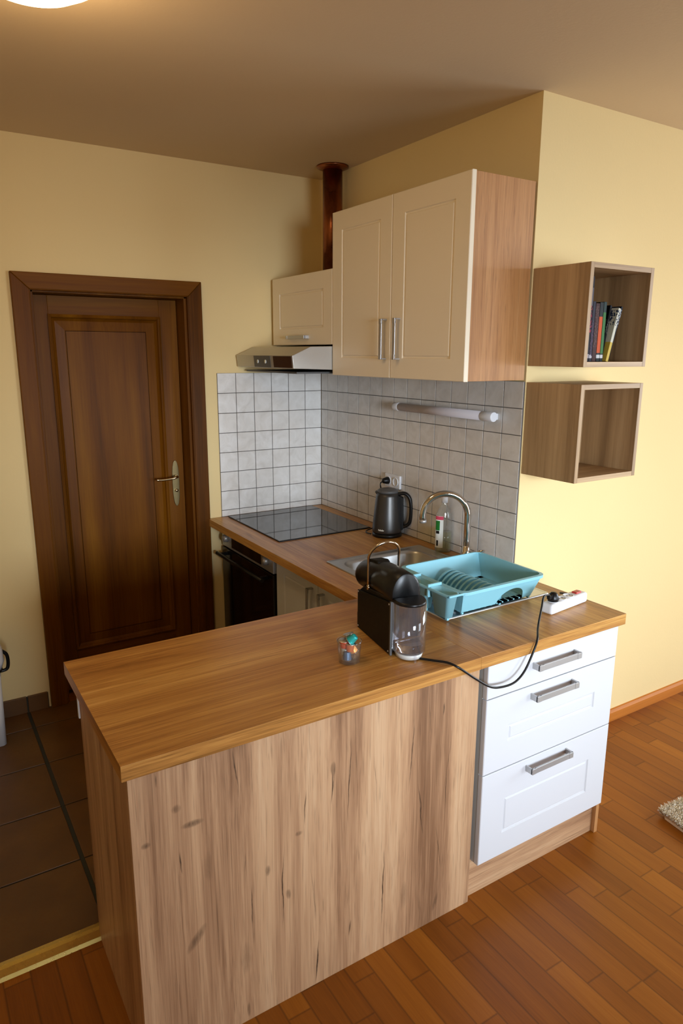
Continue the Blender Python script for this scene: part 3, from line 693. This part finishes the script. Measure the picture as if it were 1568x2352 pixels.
# walls: with an arch cut out on the near and far side -> build wall strips per side
def wall_strip(g, A0, A1, B0, B1, arch=None, n=24):
    """A = rim ends, B = bottom ends; arch=(u0,u1,h) fraction along and height fraction"""
    top = []; bot = []
    for k in range(n + 1):
        u = k / n; a = A0.lerp(A1, u); b = B0.lerp(B1, u); f = 0
        if arch:
            c = (arch[0] + arch[1]) / 2; w = (arch[1] - arch[0]) / 2; q = (u - c) / w
            if abs(q) < 1: f = arch[2] * math.sqrt(1 - q * q)
        top.append(g.bm.verts.new(a)); bot.append(g.bm.verts.new(b.lerp(a, f)))
    for k in range(n):
        g.bm.faces.new([top[k], top[k + 1], bot[k + 1], bot[k]])
rt_ = lambda x, y: Vector((x, y, zr)); rb_ = lambda x, y: Vector((x, y, zb))
a = [rt_(X0 + .012, Y0 + .010), rt_(X1 - .010, Y0 + .010), rt_(X1 - .010, Y1 - .010), rt_(X0 + .012, Y1 - .010)]
b = [rb_(x0b, y0b), rb_(x1b, y0b), rb_(x1b, y1b), rb_(x0b, y1b)]
wall_strip(g, a[0], a[1], b[0], b[1], (.48, .86, .62), 40); wall_strip(g, a[1], a[2], b[1], b[2]); wall_strip(g, a[2], a[3], b[2], b[3]); wall_strip(g, a[3], a[0], b[3], b[0])
# floor of the tray with slots
for k in range(12):
    xx = x0b + (x1b - x0b) * k / 12; g.box(xx + .004, xx + (x1b - x0b) / 12 - .004, y0b, y1b, zb - .001, zb + .0015)
for yy in (y0b, (y0b + y1b) / 2 - .01, y1b - .02): g.box(x0b, x1b, yy, yy + .02, zb - .001, zb + .0015)
bmesh.ops.remove_doubles(g.bm, verts=g.bm.verts, dist=.0002)
tr = obj('tray', g, M['blue_rack'], rk, solid=.003)
g = MB()
for x, y in ((x0b + .006, y0b + .004), (x1b - .006, y0b + .004), (x0b + .006, y1b - .004), (x1b - .006, y1b - .004), (-.315, y0b + .004)):
    obj('foot', MB().box(x - .004, x + .004, y - .004, y + .004, HT + .0052, zb), M['blue_rack'], tr)
for k in range(10):
    y = -1.520 - k * .0235; g = MB(); w, hh = .060, .066; cx = -.348; pr = []; n2 = 18
    for j in range(n2 + 1):
        t = PI * j / n2; pr.append((cx - w * math.cos(t), zb + hh * math.sin(t)))
    for j in range(n2, -1, -1):
        t = PI * j / n2; pr.append((cx - (w - .020) * math.cos(t), zb + (hh - .020) * math.sin(t)))
    # slightly leaning crescent rib
    sh = Matrix.Translation((0, y, zb)) @ Matrix.Rotation(math.radians(12), 4, 'X') @ Matrix.Translation((0, 0, -zb))
    g.prism(pr, 'y', -.004, .004, M=sh); obj('plate_rib', g, M['blue_rack'], rk, bevel=.0008)
# cutlery cups hanging at the left side
cx0, cx1 = -.590, -.540
for (ya, yb_) in ((-1.800, -1.700), (-1.690, -1.590), (-1.580, -1.468)):
    g = MB(); r = .014
    g.loft([rq(cx0, cx1, ya, yb_, r, zr - .008), rq(cx0, cx1, ya, yb_, r, zr), rq(cx0 + .003, cx1 - .003, ya + .003, yb_ - .003, r - .003, zr), rq(cx0 + .012, cx1 - .010, ya + .018, yb_ - .018, .009, HT + .016)], cap=False)
    g.bm.faces.new([g.bm.verts.new(p) for p in rq(cx0 + .012, cx1 - .010, ya + .018, yb_ - .018, .009, HT + .016)])
    g.box((cx0 + cx1) / 2 - .004, (cx0 + cx1) / 2 + .004, ya + .026, ya + .034, HT + .0052, HT + .016)
    obj('cutlery_cup', g, M['blue_rack'], rk, solid=.0025)
for yy in (-1.695, -1.585): obj('divider', MB().box(cx0, cx1 + .008, yy - .0045, yy + .0045, zr - .035, zr + .010), M['blue_rack'], rk, bevel=.002)
g = MB()
g.box(cx0 - .003, X0 + .008, -1.806, -1.798, zr - .006, zr + .001)
g.box(cx0 - .003, cx0 + .003, -1.806, -1.464, zr - .006, zr + .001)
obj('cup_rim', g, M['blue_rack'], rk, bevel=.002)
single('sponge', 'small yellow sponge lying in the turquoise dish rack', 'sponge', MB().box(-.475, -.43, -1.745, -1.69, zb + .002, zb + .028), M['yellow'], bevel=.005, origin=(-.45, -1.717, zb + .002))

# ================================================================ POWER STRIP
ps = thing('power_strip', 'white power strip with red switch at the worktop corner', 'power strip', (-.131, -1.882, HT), (0, 0, math.radians(7)))
obj('body', MB().box(-.108, .108, -.024, .024, .0005, .038), M['white_plastic'], ps, bevel=.010, seg=4, local=True)
for xx in (-.07, -.025, .02):
    g = MB().lathe([(.0185, .038), (.0185, .0395), (.0165, .0395), (.0165, .0385), (.0001, .0385)], (xx, 0), 24, cap=False)
    sq = obj('socket', g, M['white_plastic'], ps, local=True)
    for dx in (-.008, .008):
        g = MB().lathe([(.0001, .0386), (.0026, .0386), (.0026, .0392), (.0001, .0392)], (xx + dx, 0), 10, cap=False)
        o = obj('socket_hole', g, M['black'], sq); o.matrix_parent_inverse = Matrix()
obj('switch', MB().box(.055, .086, -.010, .010, .036, .043), M['red'], ps, bevel=.002, local=True)
obj('cable', MB().tube(smooth_pts([(.104, .004, .018), (.118, .008, .012), (.128, .02, .005), (.1255, .05, .005), (.10, .085, .006)], 6), .0035, 8), M['grey_plastic'], ps, local=True)

# ================================================================ COFFEE MACHINE
ang = -math.atan2(.174, .985)
cm = thing('coffee_machine', 'black capsule coffee machine with clear water tank and chrome lever', 'coffee machine', (-.882, -1.885, HT), (0, 0, ang))
L_ = dict(local=True); Wd = .102
g = MB().prism([(0, .008), (.225, .006), (.235, .04), (.235, .126), (.20, .150), (.0, .175)], 'x', .006, Wd - .006); obj('body', g, M['black'], cm, bevel=.004, **L_)
for xa, xb in ((0, .0058), (Wd - .0058, Wd)):
    sp = obj('side_panel', MB().prism([(.003, .002), (.234, .0005), (.235, .127), (.003, .162)], 'x', xa, xb), M['black_matte'], cm, bevel=.0012, **L_)
    for yy, zz in ((.008, .155), (.228, .123), (.010, .010), (.228, .008)):
        g = MB(); xo = xa if xa == 0 else xb
        g.lathe([(.0001, -.0012), (.0028, -.0012), (.0028, .0012), (.0001, .0012)], seg=10, M=Matrix.Translation((xo, yy, zz)) @ Matrix.Rotation(PI / 2, 4, 'Y'), cap=False)
        o = obj('screw', g, M['nickel'], sp); o.matrix_parent_inverse = Matrix()
obj('edge_strip', MB().box(-.0008, .0055, -.0045, .0028, .002, .166), M['grey_plastic'], cm, **L_)
# head: rounded hood along the machine
rings = []
secs = [(-.002, .046, .040, .182, .060), (.0, .050, .046, .182, .064), (.06, .051, .050, .184, .060), (.14, .051, .0515, .184, .054), (.19, .051, .052, .180, .052), (.225, .051, .052, .174, .050), (.25, .051, .051, .170, .048), (.268, .051, .046, .168, .044), (.280, .051, .036, .166, .034), (.286, .051, .018, .165, .018)]
for (y, cx, rx, cz, rz) in secs:
    ring = []
    for k in range(28):
        t = k * 2 * PI / 28; s_ = math.sin(t); zz = cz + rz * s_
        if s_ < 0 and y < .22: zz = cz + (cz - .135) * s_ * .9
        ring.append(Vector((cx + rx * math.cos(t), y, zz)))
    rings.append(ring)
g = MB().loft(rings); hd_ = obj('head', g, M['black'], cm, smooth=True, **L_)
obj('nozzle', MB().lathe([(.0001, .128), (.012, .128), (.014, .15), (.0001, .152)], (.051, .25), 16, cap=False), M['black_matte'], cm, **L_)
obj('slot_cover', MB().prism([(.15, .236), (.165, .240), (.21, .232), (.235, .222), (.23, .215), (.15, .228)], 'x', .030, .072), M['black_matte'], cm, bevel=.003, **L_)
# lever arch
pts = []
for k in range(5): pts.append((-.004, .145 + .0 * k, .166 + k * .023))
for k in range(1, 16):
    a = PI - k * PI / 16; pts.append((.047 + .051 * math.cos(a), .145 - .02 * math.sin(a), .258 + .048 * math.sin(a)))
for k in range(5): pts.append((.098, .145, .258 - k * .020))
lv = obj('lever', MB().tube(pts, .0042, 10), M['chrome_dim'], cm, smooth=True, **L_); lv['label'] = 'chrome arched lever'
for xx in (-.004, .104):
    g = MB().lathe([(.0001, -.004), (.007, -.004), (.007, .004), (.0001, .004)], seg=16, M=Matrix.Translation((xx, .145, .163)) @ Matrix.Rotation(PI / 2, 4, 'Y'), cap=False)
    o = obj('pivot', g, M['chrome_dim'], lv); o.matrix_parent_inverse = Matrix()
# tank (D shaped)
def dring(z, r=.0, n=18, w=.047, dpt=.072):
    P = [Vector((.051 + (w - r), -.004 - r, z)), Vector((.051 - (w - r), -.004 - r, z))]
    for k in range(n + 1):
        t = PI + k * PI / n; P.append(Vector((.051 + (w - r) * math.cos(t), -.022 + (dpt - .022 - r) * math.sin(t), z)))
    return P
g = MB().loft([dring(.020, .004), dring(.023), dring(.166), dring(.166, .0022), dring(.026, .0022), dring(.0245, .006)]); tk = obj('water_tank', g, M['tank'], cm, **L_)
g = MB().loft([dring(.0265, .0035), dring(.050, .0032)]); o = obj('water', g, M['water'], tk); o.matrix_parent_inverse = Matrix()
g = MB().loft([dring(.1665, .001), dring(.171), dring(.176, .003)]); obj('tank_lid', g, M['black'], cm, **L_)
g = MB().loft([dring(.004, .01), dring(.0195, .006)]); obj('tank_base', g, M['melamine'], cm, **L_)
obj('tank_foot', MB().box(.044, .050, -.073, -.068, .0005, .026), M['tank'], cm, **L_)
g = MB().lathe([(.0001, .001), (.046, .001), (.050, .006), (.050, .044), (.046, .047), (.0001, .047)], (.051, .228), 30, cap=False); dt = obj('drip_tray', g, M['black'], cm, **L_)
o = obj('drip_grid', MB().lathe([(.0001, .0472), (.044, .0472), (.044, .0482), (.0001, .0482)], (.051, .228), 30, cap=False), M['grey_plastic'], dt); o.matrix_parent_inverse = Matrix()
cab = smooth_pts([(-.845, -1.905, HT + .012), (-.828, -1.945, HT + .0045), (-.800, -1.985, HT + .0045), (-.775, -2.02, HT + .005), (-.755, -2.046, HT - .006), (-.70, -2.055, .818), (-.64, -2.056, .777), (-.59, -2.056, .764), (-.54, -2.056, .766), (-.50, -2.054, .790), (-.465, -2.049, .835), (-.437, -2.040, .8725), (-.38, -1.990, .885), (-.30, -1.930, .915), (-.258, -1.900, .935), (-.225, -1.893, .932)], 8)
obj('power_cable', MB().tube(cab, .0034, 10), M['black'], cm, smooth=True)
pm = Matrix.Translation((-.200, -1.8905, HT + .0395)) @ Matrix.Rotation(math.radians(7), 4, 'Z')
obj('power_plug', MB().lathe([(.0001, 0), (.0185, 0), (.019, .010), (.014, .024), (.009, .030), (.0001, .031)], seg=18, M=pm, cap=False).box(-.03, -.008, -.006, .006, .012, .024, 0, pm), M['black'], cm)

# ================================================================ GLASS AND CAPSULES
gx, gy = -1.003, -1.857
gl = thing('drinking_glass', 'clear glass tumbler holding coffee capsules beside the coffee machine', 'glass', (gx, gy, HT))
def facet(r, z, n=8, sub=3, flat=1.0):
    P = []
    for k in range(n * sub):
        t = 2 * PI * k / (n * sub); ph = ((k % sub) / sub - .5 + .5 / sub) * 2 * PI / n
        rad = r * (math.cos(PI / n) / max(math.cos(ph), .5)) * flat + r * (1 - flat)
        P.append(Vector((rad * math.cos(t), rad * math.sin(t), z)))
    return P
g = MB().loft([facet(.029, .0005), facet(.0322, .003), facet(.0338, .03), facet(.0358, .062, flat=.2), facet(.0362, .0655, flat=0), facet(.0345, .0655, flat=0), facet(.0338, .060, flat=0), facet(.0312, .03, flat=0), facet(.0285, .009, flat=0)])
obj('body', g, M['glass'], gl, local=True)
CC = {'teal': capm('teal_foil', (.03, .42, .40)), 'orange': capm('orange_foil', (.80, .20, .06)), 'copper': capm('copper_foil', (.90, .34, .09)), 'navy': capm('slate_foil', (.13, .19, .29)), 'red': capm('red_orange_foil', (.78, .14, .06)), 'silver': capm('silver_foil', (.50, .47, .40))}
K = .86
def capsule(m, label, off, rot):
    u, d, z = off   # right and back as seen from the room, height of the lid
    loc = (gx + .847 * u + .532 * d, gy - .532 * u + .847 * d, HT + z)
    t = thing('coffee_capsule', label, 'coffee capsule', loc, rot, 'coffee capsules in the glass')
    obj('cup', MB().lathe([(r_ * K, z_ * K) for r_, z_ in [(.0001, .0275), (.0095, .0275), (.0115, .0262), (.0118, .0245), (.0148, .003), (.0150, .0012), (.0001, .0012)]], (0, 0), 24, cap=False), m, t, local=True)
    obj('lid', MB().lathe([(r_ * K, z_ * K) for r_, z_ in [(.0001, 0), (.0178, 0), (.0183, .0006), (.0178, .0012), (.0001, .0012)]], (0, 0), 24, cap=False), M['foil'], t, local=True)
D = math.radians
capsule(CC['navy'], 'slate blue coffee capsule standing at the bottom of the glass', (-.006, -.006, .0105), (0, 0, 0))
capsule(CC['silver'], 'beige coffee capsule low in the glass behind the others', (-.012, .010, .040), (D(168), D(10), 0))
capsule(CC['red'], 'red-orange coffee capsule at the left rim of the glass', (-.0155, -.001, .066), (D(184), D(-4), 0))
capsule(CC['orange'], 'orange coffee capsule in the middle of the glass, under the teal one', (.003, -.010, .060), (D(178), D(4), 0))
capsule(CC['copper'], 'copper orange coffee capsule tilted at the right inside the glass', (.014, .002, .030), (D(-10), D(-24), 0))
capsule(CC['teal'], 'teal coffee capsule on top of the heap in the glass', (.001, -.004, .064), (D(26), D(40), 0))
capsule(CC['silver'], 'silver-lidded coffee capsule leaning at the back of the glass', (-.003, .019, .078), (D(163), D(-6), 0))

# ================================================================ WALL CABINETS
wc = thing('wall_cabinet', 'large two-door cream wall cabinet with oak side', 'cabinet', (-.15, -1.06, 1.627))
CZ0, CZ1 = 1.6275, 2.322; CY0, CY1 = -1.512, -.620; CXF = -.305
obj('body', MB().box(-.285, -.001, CY0 + .0185, CY1 - .001, CZ0, CZ1), M['melamine'], wc)
obj('side_panel', MB().box(-.285, .0, CY0 + .004, CY0 + .018, CZ0, CZ1), M['oak_side'], wc, bevel=.0008)
for a, b, hy in ((CY0, -1.0685, -1.124), (-1.0655, CY1, -1.033)):
    d = front(wc, 'door', 'x', a, b, CZ0 - .001, CZ1 + .001, CXF, M['cream'], inset=.078)
    bow_handle(d, 'xv', CXF, 1.700, 1.860, hy, depth=.028)
hc = thing('hood_cabinet', 'small cream flap cabinet above the extractor hood', 'cabinet', (-.15, -.32, 1.762))
obj('body', MB().box(-.285, -.001, -.617, -.022, 1.765, 2.092), M['melamine'], hc)
d = front(hc, 'door', 'x', -.617, -.022, 1.763, 2.093, CXF, M['cream'], inset=.078)
bow_handle(d, 'xh', CXF, -.402, -.208, 1.800, depth=.026, w=.016)
# hood
hh_ = thing('extractor_hood', 'slim steel extractor hood over the hob', 'extractor hood', (-.26, -.32, 1.65))
g = MB().prism([(-.511, 1.713), (-.418, 1.753), (-.0005, 1.7615), (-.0005, 1.640), (-.505, 1.656)], 'y', -.617, -.004)
obj('body', g, M['hoodsteel'], hh_, bevel=.0015)
def sl(z): return -.511 + (1.713 - z) / .057 * .006
g = MB().prism([(sl(1.711) - .001, 1.711), (sl(1.658) - .001, 1.658), (sl(1.658) + .004, 1.658), (sl(1.711) + .004, 1.711)], 'y', -.395, -.215)
dp = obj('control_panel', g, M['grey_plastic'], hh_)
for yy in (-.262, -.345):
    g = MB().lathe([(.0001, 0), (.009, 0), (.009, .003), (.0001, .003)], seg=16, M=Matrix.Translation((-.510, yy, 1.684)) @ Matrix.Rotation(-PI / 2, 4, 'Y'), cap=False)
    obj('button', g, M['label_white'], dp)
g = MB().prism([(sl(1.710) - .0008, 1.710), (sl(1.659) - .0008, 1.659), (sl(1.659) + .004, 1.659), (sl(1.710) + .004, 1.710)], 'y', -.606, -.425)
obj('reflection_panel', g, plain('brown_reflection', (.05, .022, .012), .15), hh_)  # brown plate: painted stand-in for a dark reflection in the glossy steel front
obj('filter', MB().box(-.47, -.06, -.58, -.04, 1.632, 1.640), M['grey_plastic'], hh_)
# flue
fl = thing('flue_pipe', 'dark copper flue pipe rising from the hood cabinet to the ceiling', 'pipe', (-.084, -.259, 2.093))
obj('pipe', MB().lathe([(.0485, 2.0935), (.0485, CH - .001)], (-.084, -.259), 36), M['copper'], fl)
obj('flange', MB().lathe([(.0487, CH - .020), (.060, CH - .016), (.078, CH - .008), (.079, CH - .0005), (.0487, CH - .0005)], (-.084, -.259), 36, cap=False), M['copper'], fl)
# tube light
tl = thing('tube_light', 'slim unlit tube light on the tiles above the sink', 'lamp', (-.02, -1.065, 1.48))
obj('housing', MB().box(-.018, .0, -1.385, -.745, 1.468, 1.494), M['white_plastic'], tl, bevel=.003)
def yl_tube(y0, y1, r, z=1.481, x=-.030): return MB().tube([(x, y0, z), (x, y1, z)], r, 20)
obj('diffuser', yl_tube(-1.325, -.775, .0185), M['diffuser'], tl, smooth=False)
obj('end_cap', yl_tube(-1.392, -1.325, .0195), M['white_plastic'], tl, bevel=.003)
obj('end_cap', yl_tube(-.775, -.735, .0195), M['white_plastic'], tl, bevel=.003)

# ================================================================ CUBE SHELVES
def cube(z0, z1, label):
    x0, x1, ya, yb_ = .012, .358, -LC - .255, -LC - .0005; t = .018
    c = thing('cube_shelf', label, 'shelf', ((x0 + x1) / 2, -LC - .13, z0), group='open cube shelves on the yellow wall')
    for a, b in ((x0, x0 + t), (x1 - t, x1)): obj('side_panel', MB().box(a, b, ya, yb_, z0, z1), M['ash'], c, bevel=.0008)
    for a, b in ((z0, z0 + t), (z1 - t, z1)): obj('shelf_board', MB().box(x0 + t, x1 - t, ya + .0003, yb_, a, b), M['ash_x'], c, bevel=.0006)
    obj('back_panel', MB().box(x0 + t, x1 - t, yb_ - .01, yb_ - .001, z0 + t, z1 - t), M['ash'], c)
cube(1.680, 2.028, 'upper open cube shelf on the yellow wall holding books')
cube(1.270, 1.620, 'lower open cube shelf on the yellow wall, empty')
# books
ZB = 1.680 + .0185
def spine(name, base, blot=None, z0=0, z1=1, band=None):
    q = NT(name); X = q.xyz(); col = base
    n = q.noise(q.coord((200, 200, 120)), 1, 2)
    if band:
        for (a, b, c) in band:
            f = q.math('MULTIPLY', q.math('GREATER_THAN', X[2], a), q.math('LESS_THAN', X[2], b)); col = q.mix(f, col, c)
    if blot:
        f = q.math('MULTIPLY', q.math('MULTIPLY', q.math('GREATER_THAN', X[2], z0), q.math('LESS_THAN', X[2], z1)), q.math('GREATER_THAN', n, .52)); col = q.mix(f, col, blot)
    q.set(color=col, rough=.55, spec=.15); return q.m
PAGES = plain('paper_pages', s255(206, 200, 186), .9)
def book(label, x, w, h, depth, mat, tilt=0, y=-1.733):
    t = thing('book', label, 'book', (x, y, ZB), (0, tilt, 0), 'books in the upper cube shelf')
    hw = w / 2; c = .0018
    obj('cover', MB().box(-hw, -hw + c, 0, depth, 0, h).box(hw - c, hw, 0, depth, 0, h).box(-hw, hw, 0, c, 0, h), mat, t, local=True, bevel=.0008)
    obj('pages', MB().box(-hw + c, hw - c, c, depth - .004, .003, h - .003), PAGES, t, local=True)
dk = s255(34, 26, 38)
book('tall black book with red and white lettering at the left end of the shelf', .066, .024, .288, .195, spine('black_red_book', s255(22, 17, 26), s255(150, 40, 60), .10, .19, band=[(.19, .25, s255(84, 78, 84)), (.012, .026, s255(150, 140, 145))]))
book('dark violet book next to the tall black one', .0865, .015, .206, .17, spine('violet_book', s255(34, 27, 42), s255(70, 44, 70), .02, .14, band=[(.012, .024, s255(170, 165, 170))]))
book('dark brown book with a faded spine beside the orange one', .1055, .021, .200, .16, spine('brown_book', s255(56, 20, 14), s255(80, 52, 48), .05, .19))
book('orange book with a black head and foot', .1265, .019, .204, .16, spine('orange_book', s255(190, 74, 18), band=[(.0, .03, s255(14, 16, 16)), (.155, .21, s255(18, 26, 26)), (.012, .024, s255(190, 190, 190))]))
book('thin green book right of the orange one', .1450, .016, .206, .16, spine('green_book', s255(50, 104, 48), band=[(.0, .028, s255(14, 18, 16)), (.17, .21, s255(30, 50, 46)), (.012, .024, s255(190, 190, 190))]))
book('black book with a pale picture leaning behind the white one', .1590, .010, .199, .16, spine('black_picture_book', s255(10, 10, 14), s255(90, 90, 86), .10, .15), math.radians(9.5), y=-1.722)
book('white and yellow book leaning to the right', .1725, .014, .193, .15, spine('white_yellow_book', s255(200, 198, 180), s255(26, 44, 74), .13, .185, band=[(.0, .07, s255(196, 168, 70))]), math.radians(14.5), y=-1.737)
book('thin dark blue book at the right end, leaning', .1880, .009, .202, .15, spine('blue_book', s255(20, 24, 36), s255(170, 176, 190), .12, .19), math.radians(16.5), y=-1.728)

# ================================================================ BIN
bn = thing('waste_bin', 'white waste bin with a rounded lid against the left part of the back wall', 'bin', (-1.90, -.17, TF))
g = MB().loft([rrect(-2.02, -1.777, -.262, -.03, .02, TF + .001), rrect(-2.03, -1.770, -.265, -.03, .025, .365)]); obj('body', g, M['white_plastic'], bn)
g = MB().loft([rrect(-2.034, -1.764, -.268, -.027, .025, .366), rrect(-2.034, -1.760, -.268, -.027, .025, .378)]); obj('rim', g, M['black'], bn)
g = MB().loft([rrect(-2.03, -1.762, -.265, -.03, .03, .3785), rrect(-2.032, -1.750, -.266, -.03, .035, .41), rrect(-2.03, -1.752, -.262, -.03, .04, .46), rrect(-2.02, -1.768, -.25, -.04, .045, .505), rrect(-1.99, -1.80, -.23, -.07, .05, .53)]); obj('lid', g, M['white_plastic'], bn)
obj('lid_handle', MB().tube(smooth_pts([(-1.758, -.2, .445), (-1.738, -.2, .425), (-1.7325, -.2, .40), (-1.734, -.2, .37), (-1.742, -.2, .352), (-1.766, -.2, .348)], 5), .0075, 10), M['black'], bn)
# ================================================================ RUG
g = MB(); rc = Vector((.278, -2.078)); ux = Vector((math.cos(D(-5)), math.sin(D(-5)))); uy = Vector((math.sin(D(-5)) - .06, -math.cos(D(-5)))).normalized()
def rp(a, b, z): p = rc + ux * a + uy * b; return Vector((p.x, p.y, z))
Wr, Hr = 1.9, 1.25
rug_base = [rp(0, .02, 0), rp(.02, 0, 0), rp(Wr, 0, 0), rp(Wr, Hr, 0), rp(0, Hr, 0)]
bot = [g.bm.verts.new(Vector((p.x, p.y, .001))) for p in rug_base]; tp_ = [g.bm.verts.new(Vector((p.x, p.y, .014))) for p in rug_base]
g.bm.faces.new(bot[::-1]); g.bm.faces.new(tp_)
for k in range(5): g.bm.faces.new([bot[k], bot[(k + 1) % 5], tp_[(k + 1) % 5], tp_[k]])
rnd = random.Random(3)
def tuft(a, b, lean=None):
    p = rp(a, b, .012); hgt = rnd.uniform(.012, .026); an = rnd.uniform(0, 2 * PI); r = rnd.uniform(.004, .013)
    dx, dy = r * math.cos(an), r * math.sin(an)
    if lean is not None: dx += lean[0]; dy += lean[1]
    w = rnd.uniform(.0018, .0032); a2 = rnd.uniform(0, PI); wx, wy = w * math.cos(a2), w * math.sin(a2)
    q = [Vector((p.x - wx, p.y - wy, p.z)), Vector((p.x + wx, p.y + wy, p.z)), Vector((p.x + dx * .6 + wx, p.y + dy * .6 + wy, p.z + hgt * .8)), Vector((p.x + dx, p.y + dy, p.z + hgt)), Vector((p.x + dx * .6 - wx, p.y + dy * .6 - wy, p.z + hgt * .8))]
    g.bm.faces.new([g.bm.verts.new(v) for v in q])
for k in range(16000): tuft(rnd.random() ** 1.8 * .8, rnd.random() ** 1.8 * .6)
for k in range(4500): tuft(rnd.random() * Wr, rnd.random() * Hr)
for k in range(1500): tuft(rnd.random() * .6, .002, (uy * -.010)); tuft(.002, rnd.random() * .6, (ux * -.010))
single('rug', 'shaggy beige rug on the parquet at the right edge', 'rug', g, M['rug'], origin=(.9, -2.6, 0))
# ================================================================ CEILING LAMP
lx, ly = -1.645, -1.505
cl = thing('ceiling_lamp', 'round opal ceiling lamp, lit', 'lamp', (lx, ly, CH))
obj('lamp_base', MB().lathe([(.0001, CH - .001), (.135, CH - .001), (.135, CH - .02), (.0001, CH - .02)], (lx, ly), 40, cap=False), M['white_plastic'], cl)
obj('lamp_shade', MB().lathe([(.16, CH - .0205), (.163, CH - .035), (.150, CH - .060), (.11, CH - .082), (.05, CH - .092), (.0001, CH - .094)], (lx, ly), 48, cap=False), M['opal'], cl, smooth=True)

# ================================================================ LIGHTS
def area(name, loc, target, sx, sy, power, color, spread=180):
    l = bpy.data.lights.new(name, 'AREA'); l.shape = 'RECTANGLE'; l.size = sx; l.size_y = sy; l.energy = power; l.color = color; l.spread = math.radians(spread)
    o = bpy.data.objects.new(name, l); COL.objects.link(o); o.location = loc
    d = Vector(target) - Vector(loc); o.rotation_euler = d.to_track_quat('-Z', 'Y').to_euler(); return o
area('daylight_rear_window', (2.35, -6.62, 1.2), (.5, -1.5, .45), 1.95, 2.15, 29, (.80, .90, 1.0), 80)
area('daylight_rear_window_small', (-1.45, -6.62, 1.5), (-.05, 0, .75), 1.5, 1.1, 15, (.76, .87, 1.0), 38)
area('daylight_side_window', (3.62, -3.1, 1.6), (0, -2.6, .9), 1.9, 1.5, 66, (.80, .90, 1.0), 140)
pl_ = bpy.data.lights.new('lamp_glow', 'POINT'); pl_.energy = 4.6; pl_.color = (1, .62, .26); pl_.shadow_soft_size = .10
po = bpy.data.objects.new('lamp_glow', pl_); COL.objects.link(po); po.location = (lx, ly, CH - .22)
w = bpy.data.worlds.new('World'); SC.world = w; w.use_nodes = True
nt = w.node_tree; bg = nt.nodes['Background']
sky = nt.nodes.new('ShaderNodeTexSky'); sky.sky_type = 'NISHITA'; sky.sun_disc = False; sky.sun_elevation = D(38); sky.sun_rotation = D(200)
nt.links.new(sky.outputs[0], bg.inputs[0]); bg.inputs[1].default_value = .12
# ================================================================ CAMERA
rr_ = Vector((0.846901, -0.531737, 0.003664)); uu_ = Vector((0.115921, 0.191345, 0.974654)); ff_ = Vector((0.518961, 0.825011, -0.223689))
cam = bpy.data.cameras.new('Camera'); co = bpy.data.objects.new('Camera', cam); COL.objects.link(co)
cam.sensor_fit = 'VERTICAL'; cam.sensor_height = 36; cam.lens = 1589.83 / 2352 * 36; cam.clip_start = .02
Mx = Matrix(((rr_.x, uu_.x, -ff_.x, -1.9971), (rr_.y, uu_.y, -ff_.y, -3.3934), (rr_.z, uu_.z, -ff_.z, 1.7247), (0, 0, 0, 1)))
co.matrix_world = Mx
SC.camera = co
SC.view_settings.view_transform = 'Standard'; SC.view_settings.look = 'None'; SC.view_settings.gamma = 1; SC.view_settings.exposure = 0
try: SC.view_settings.use_curve_mapping = False
except Exception: pass
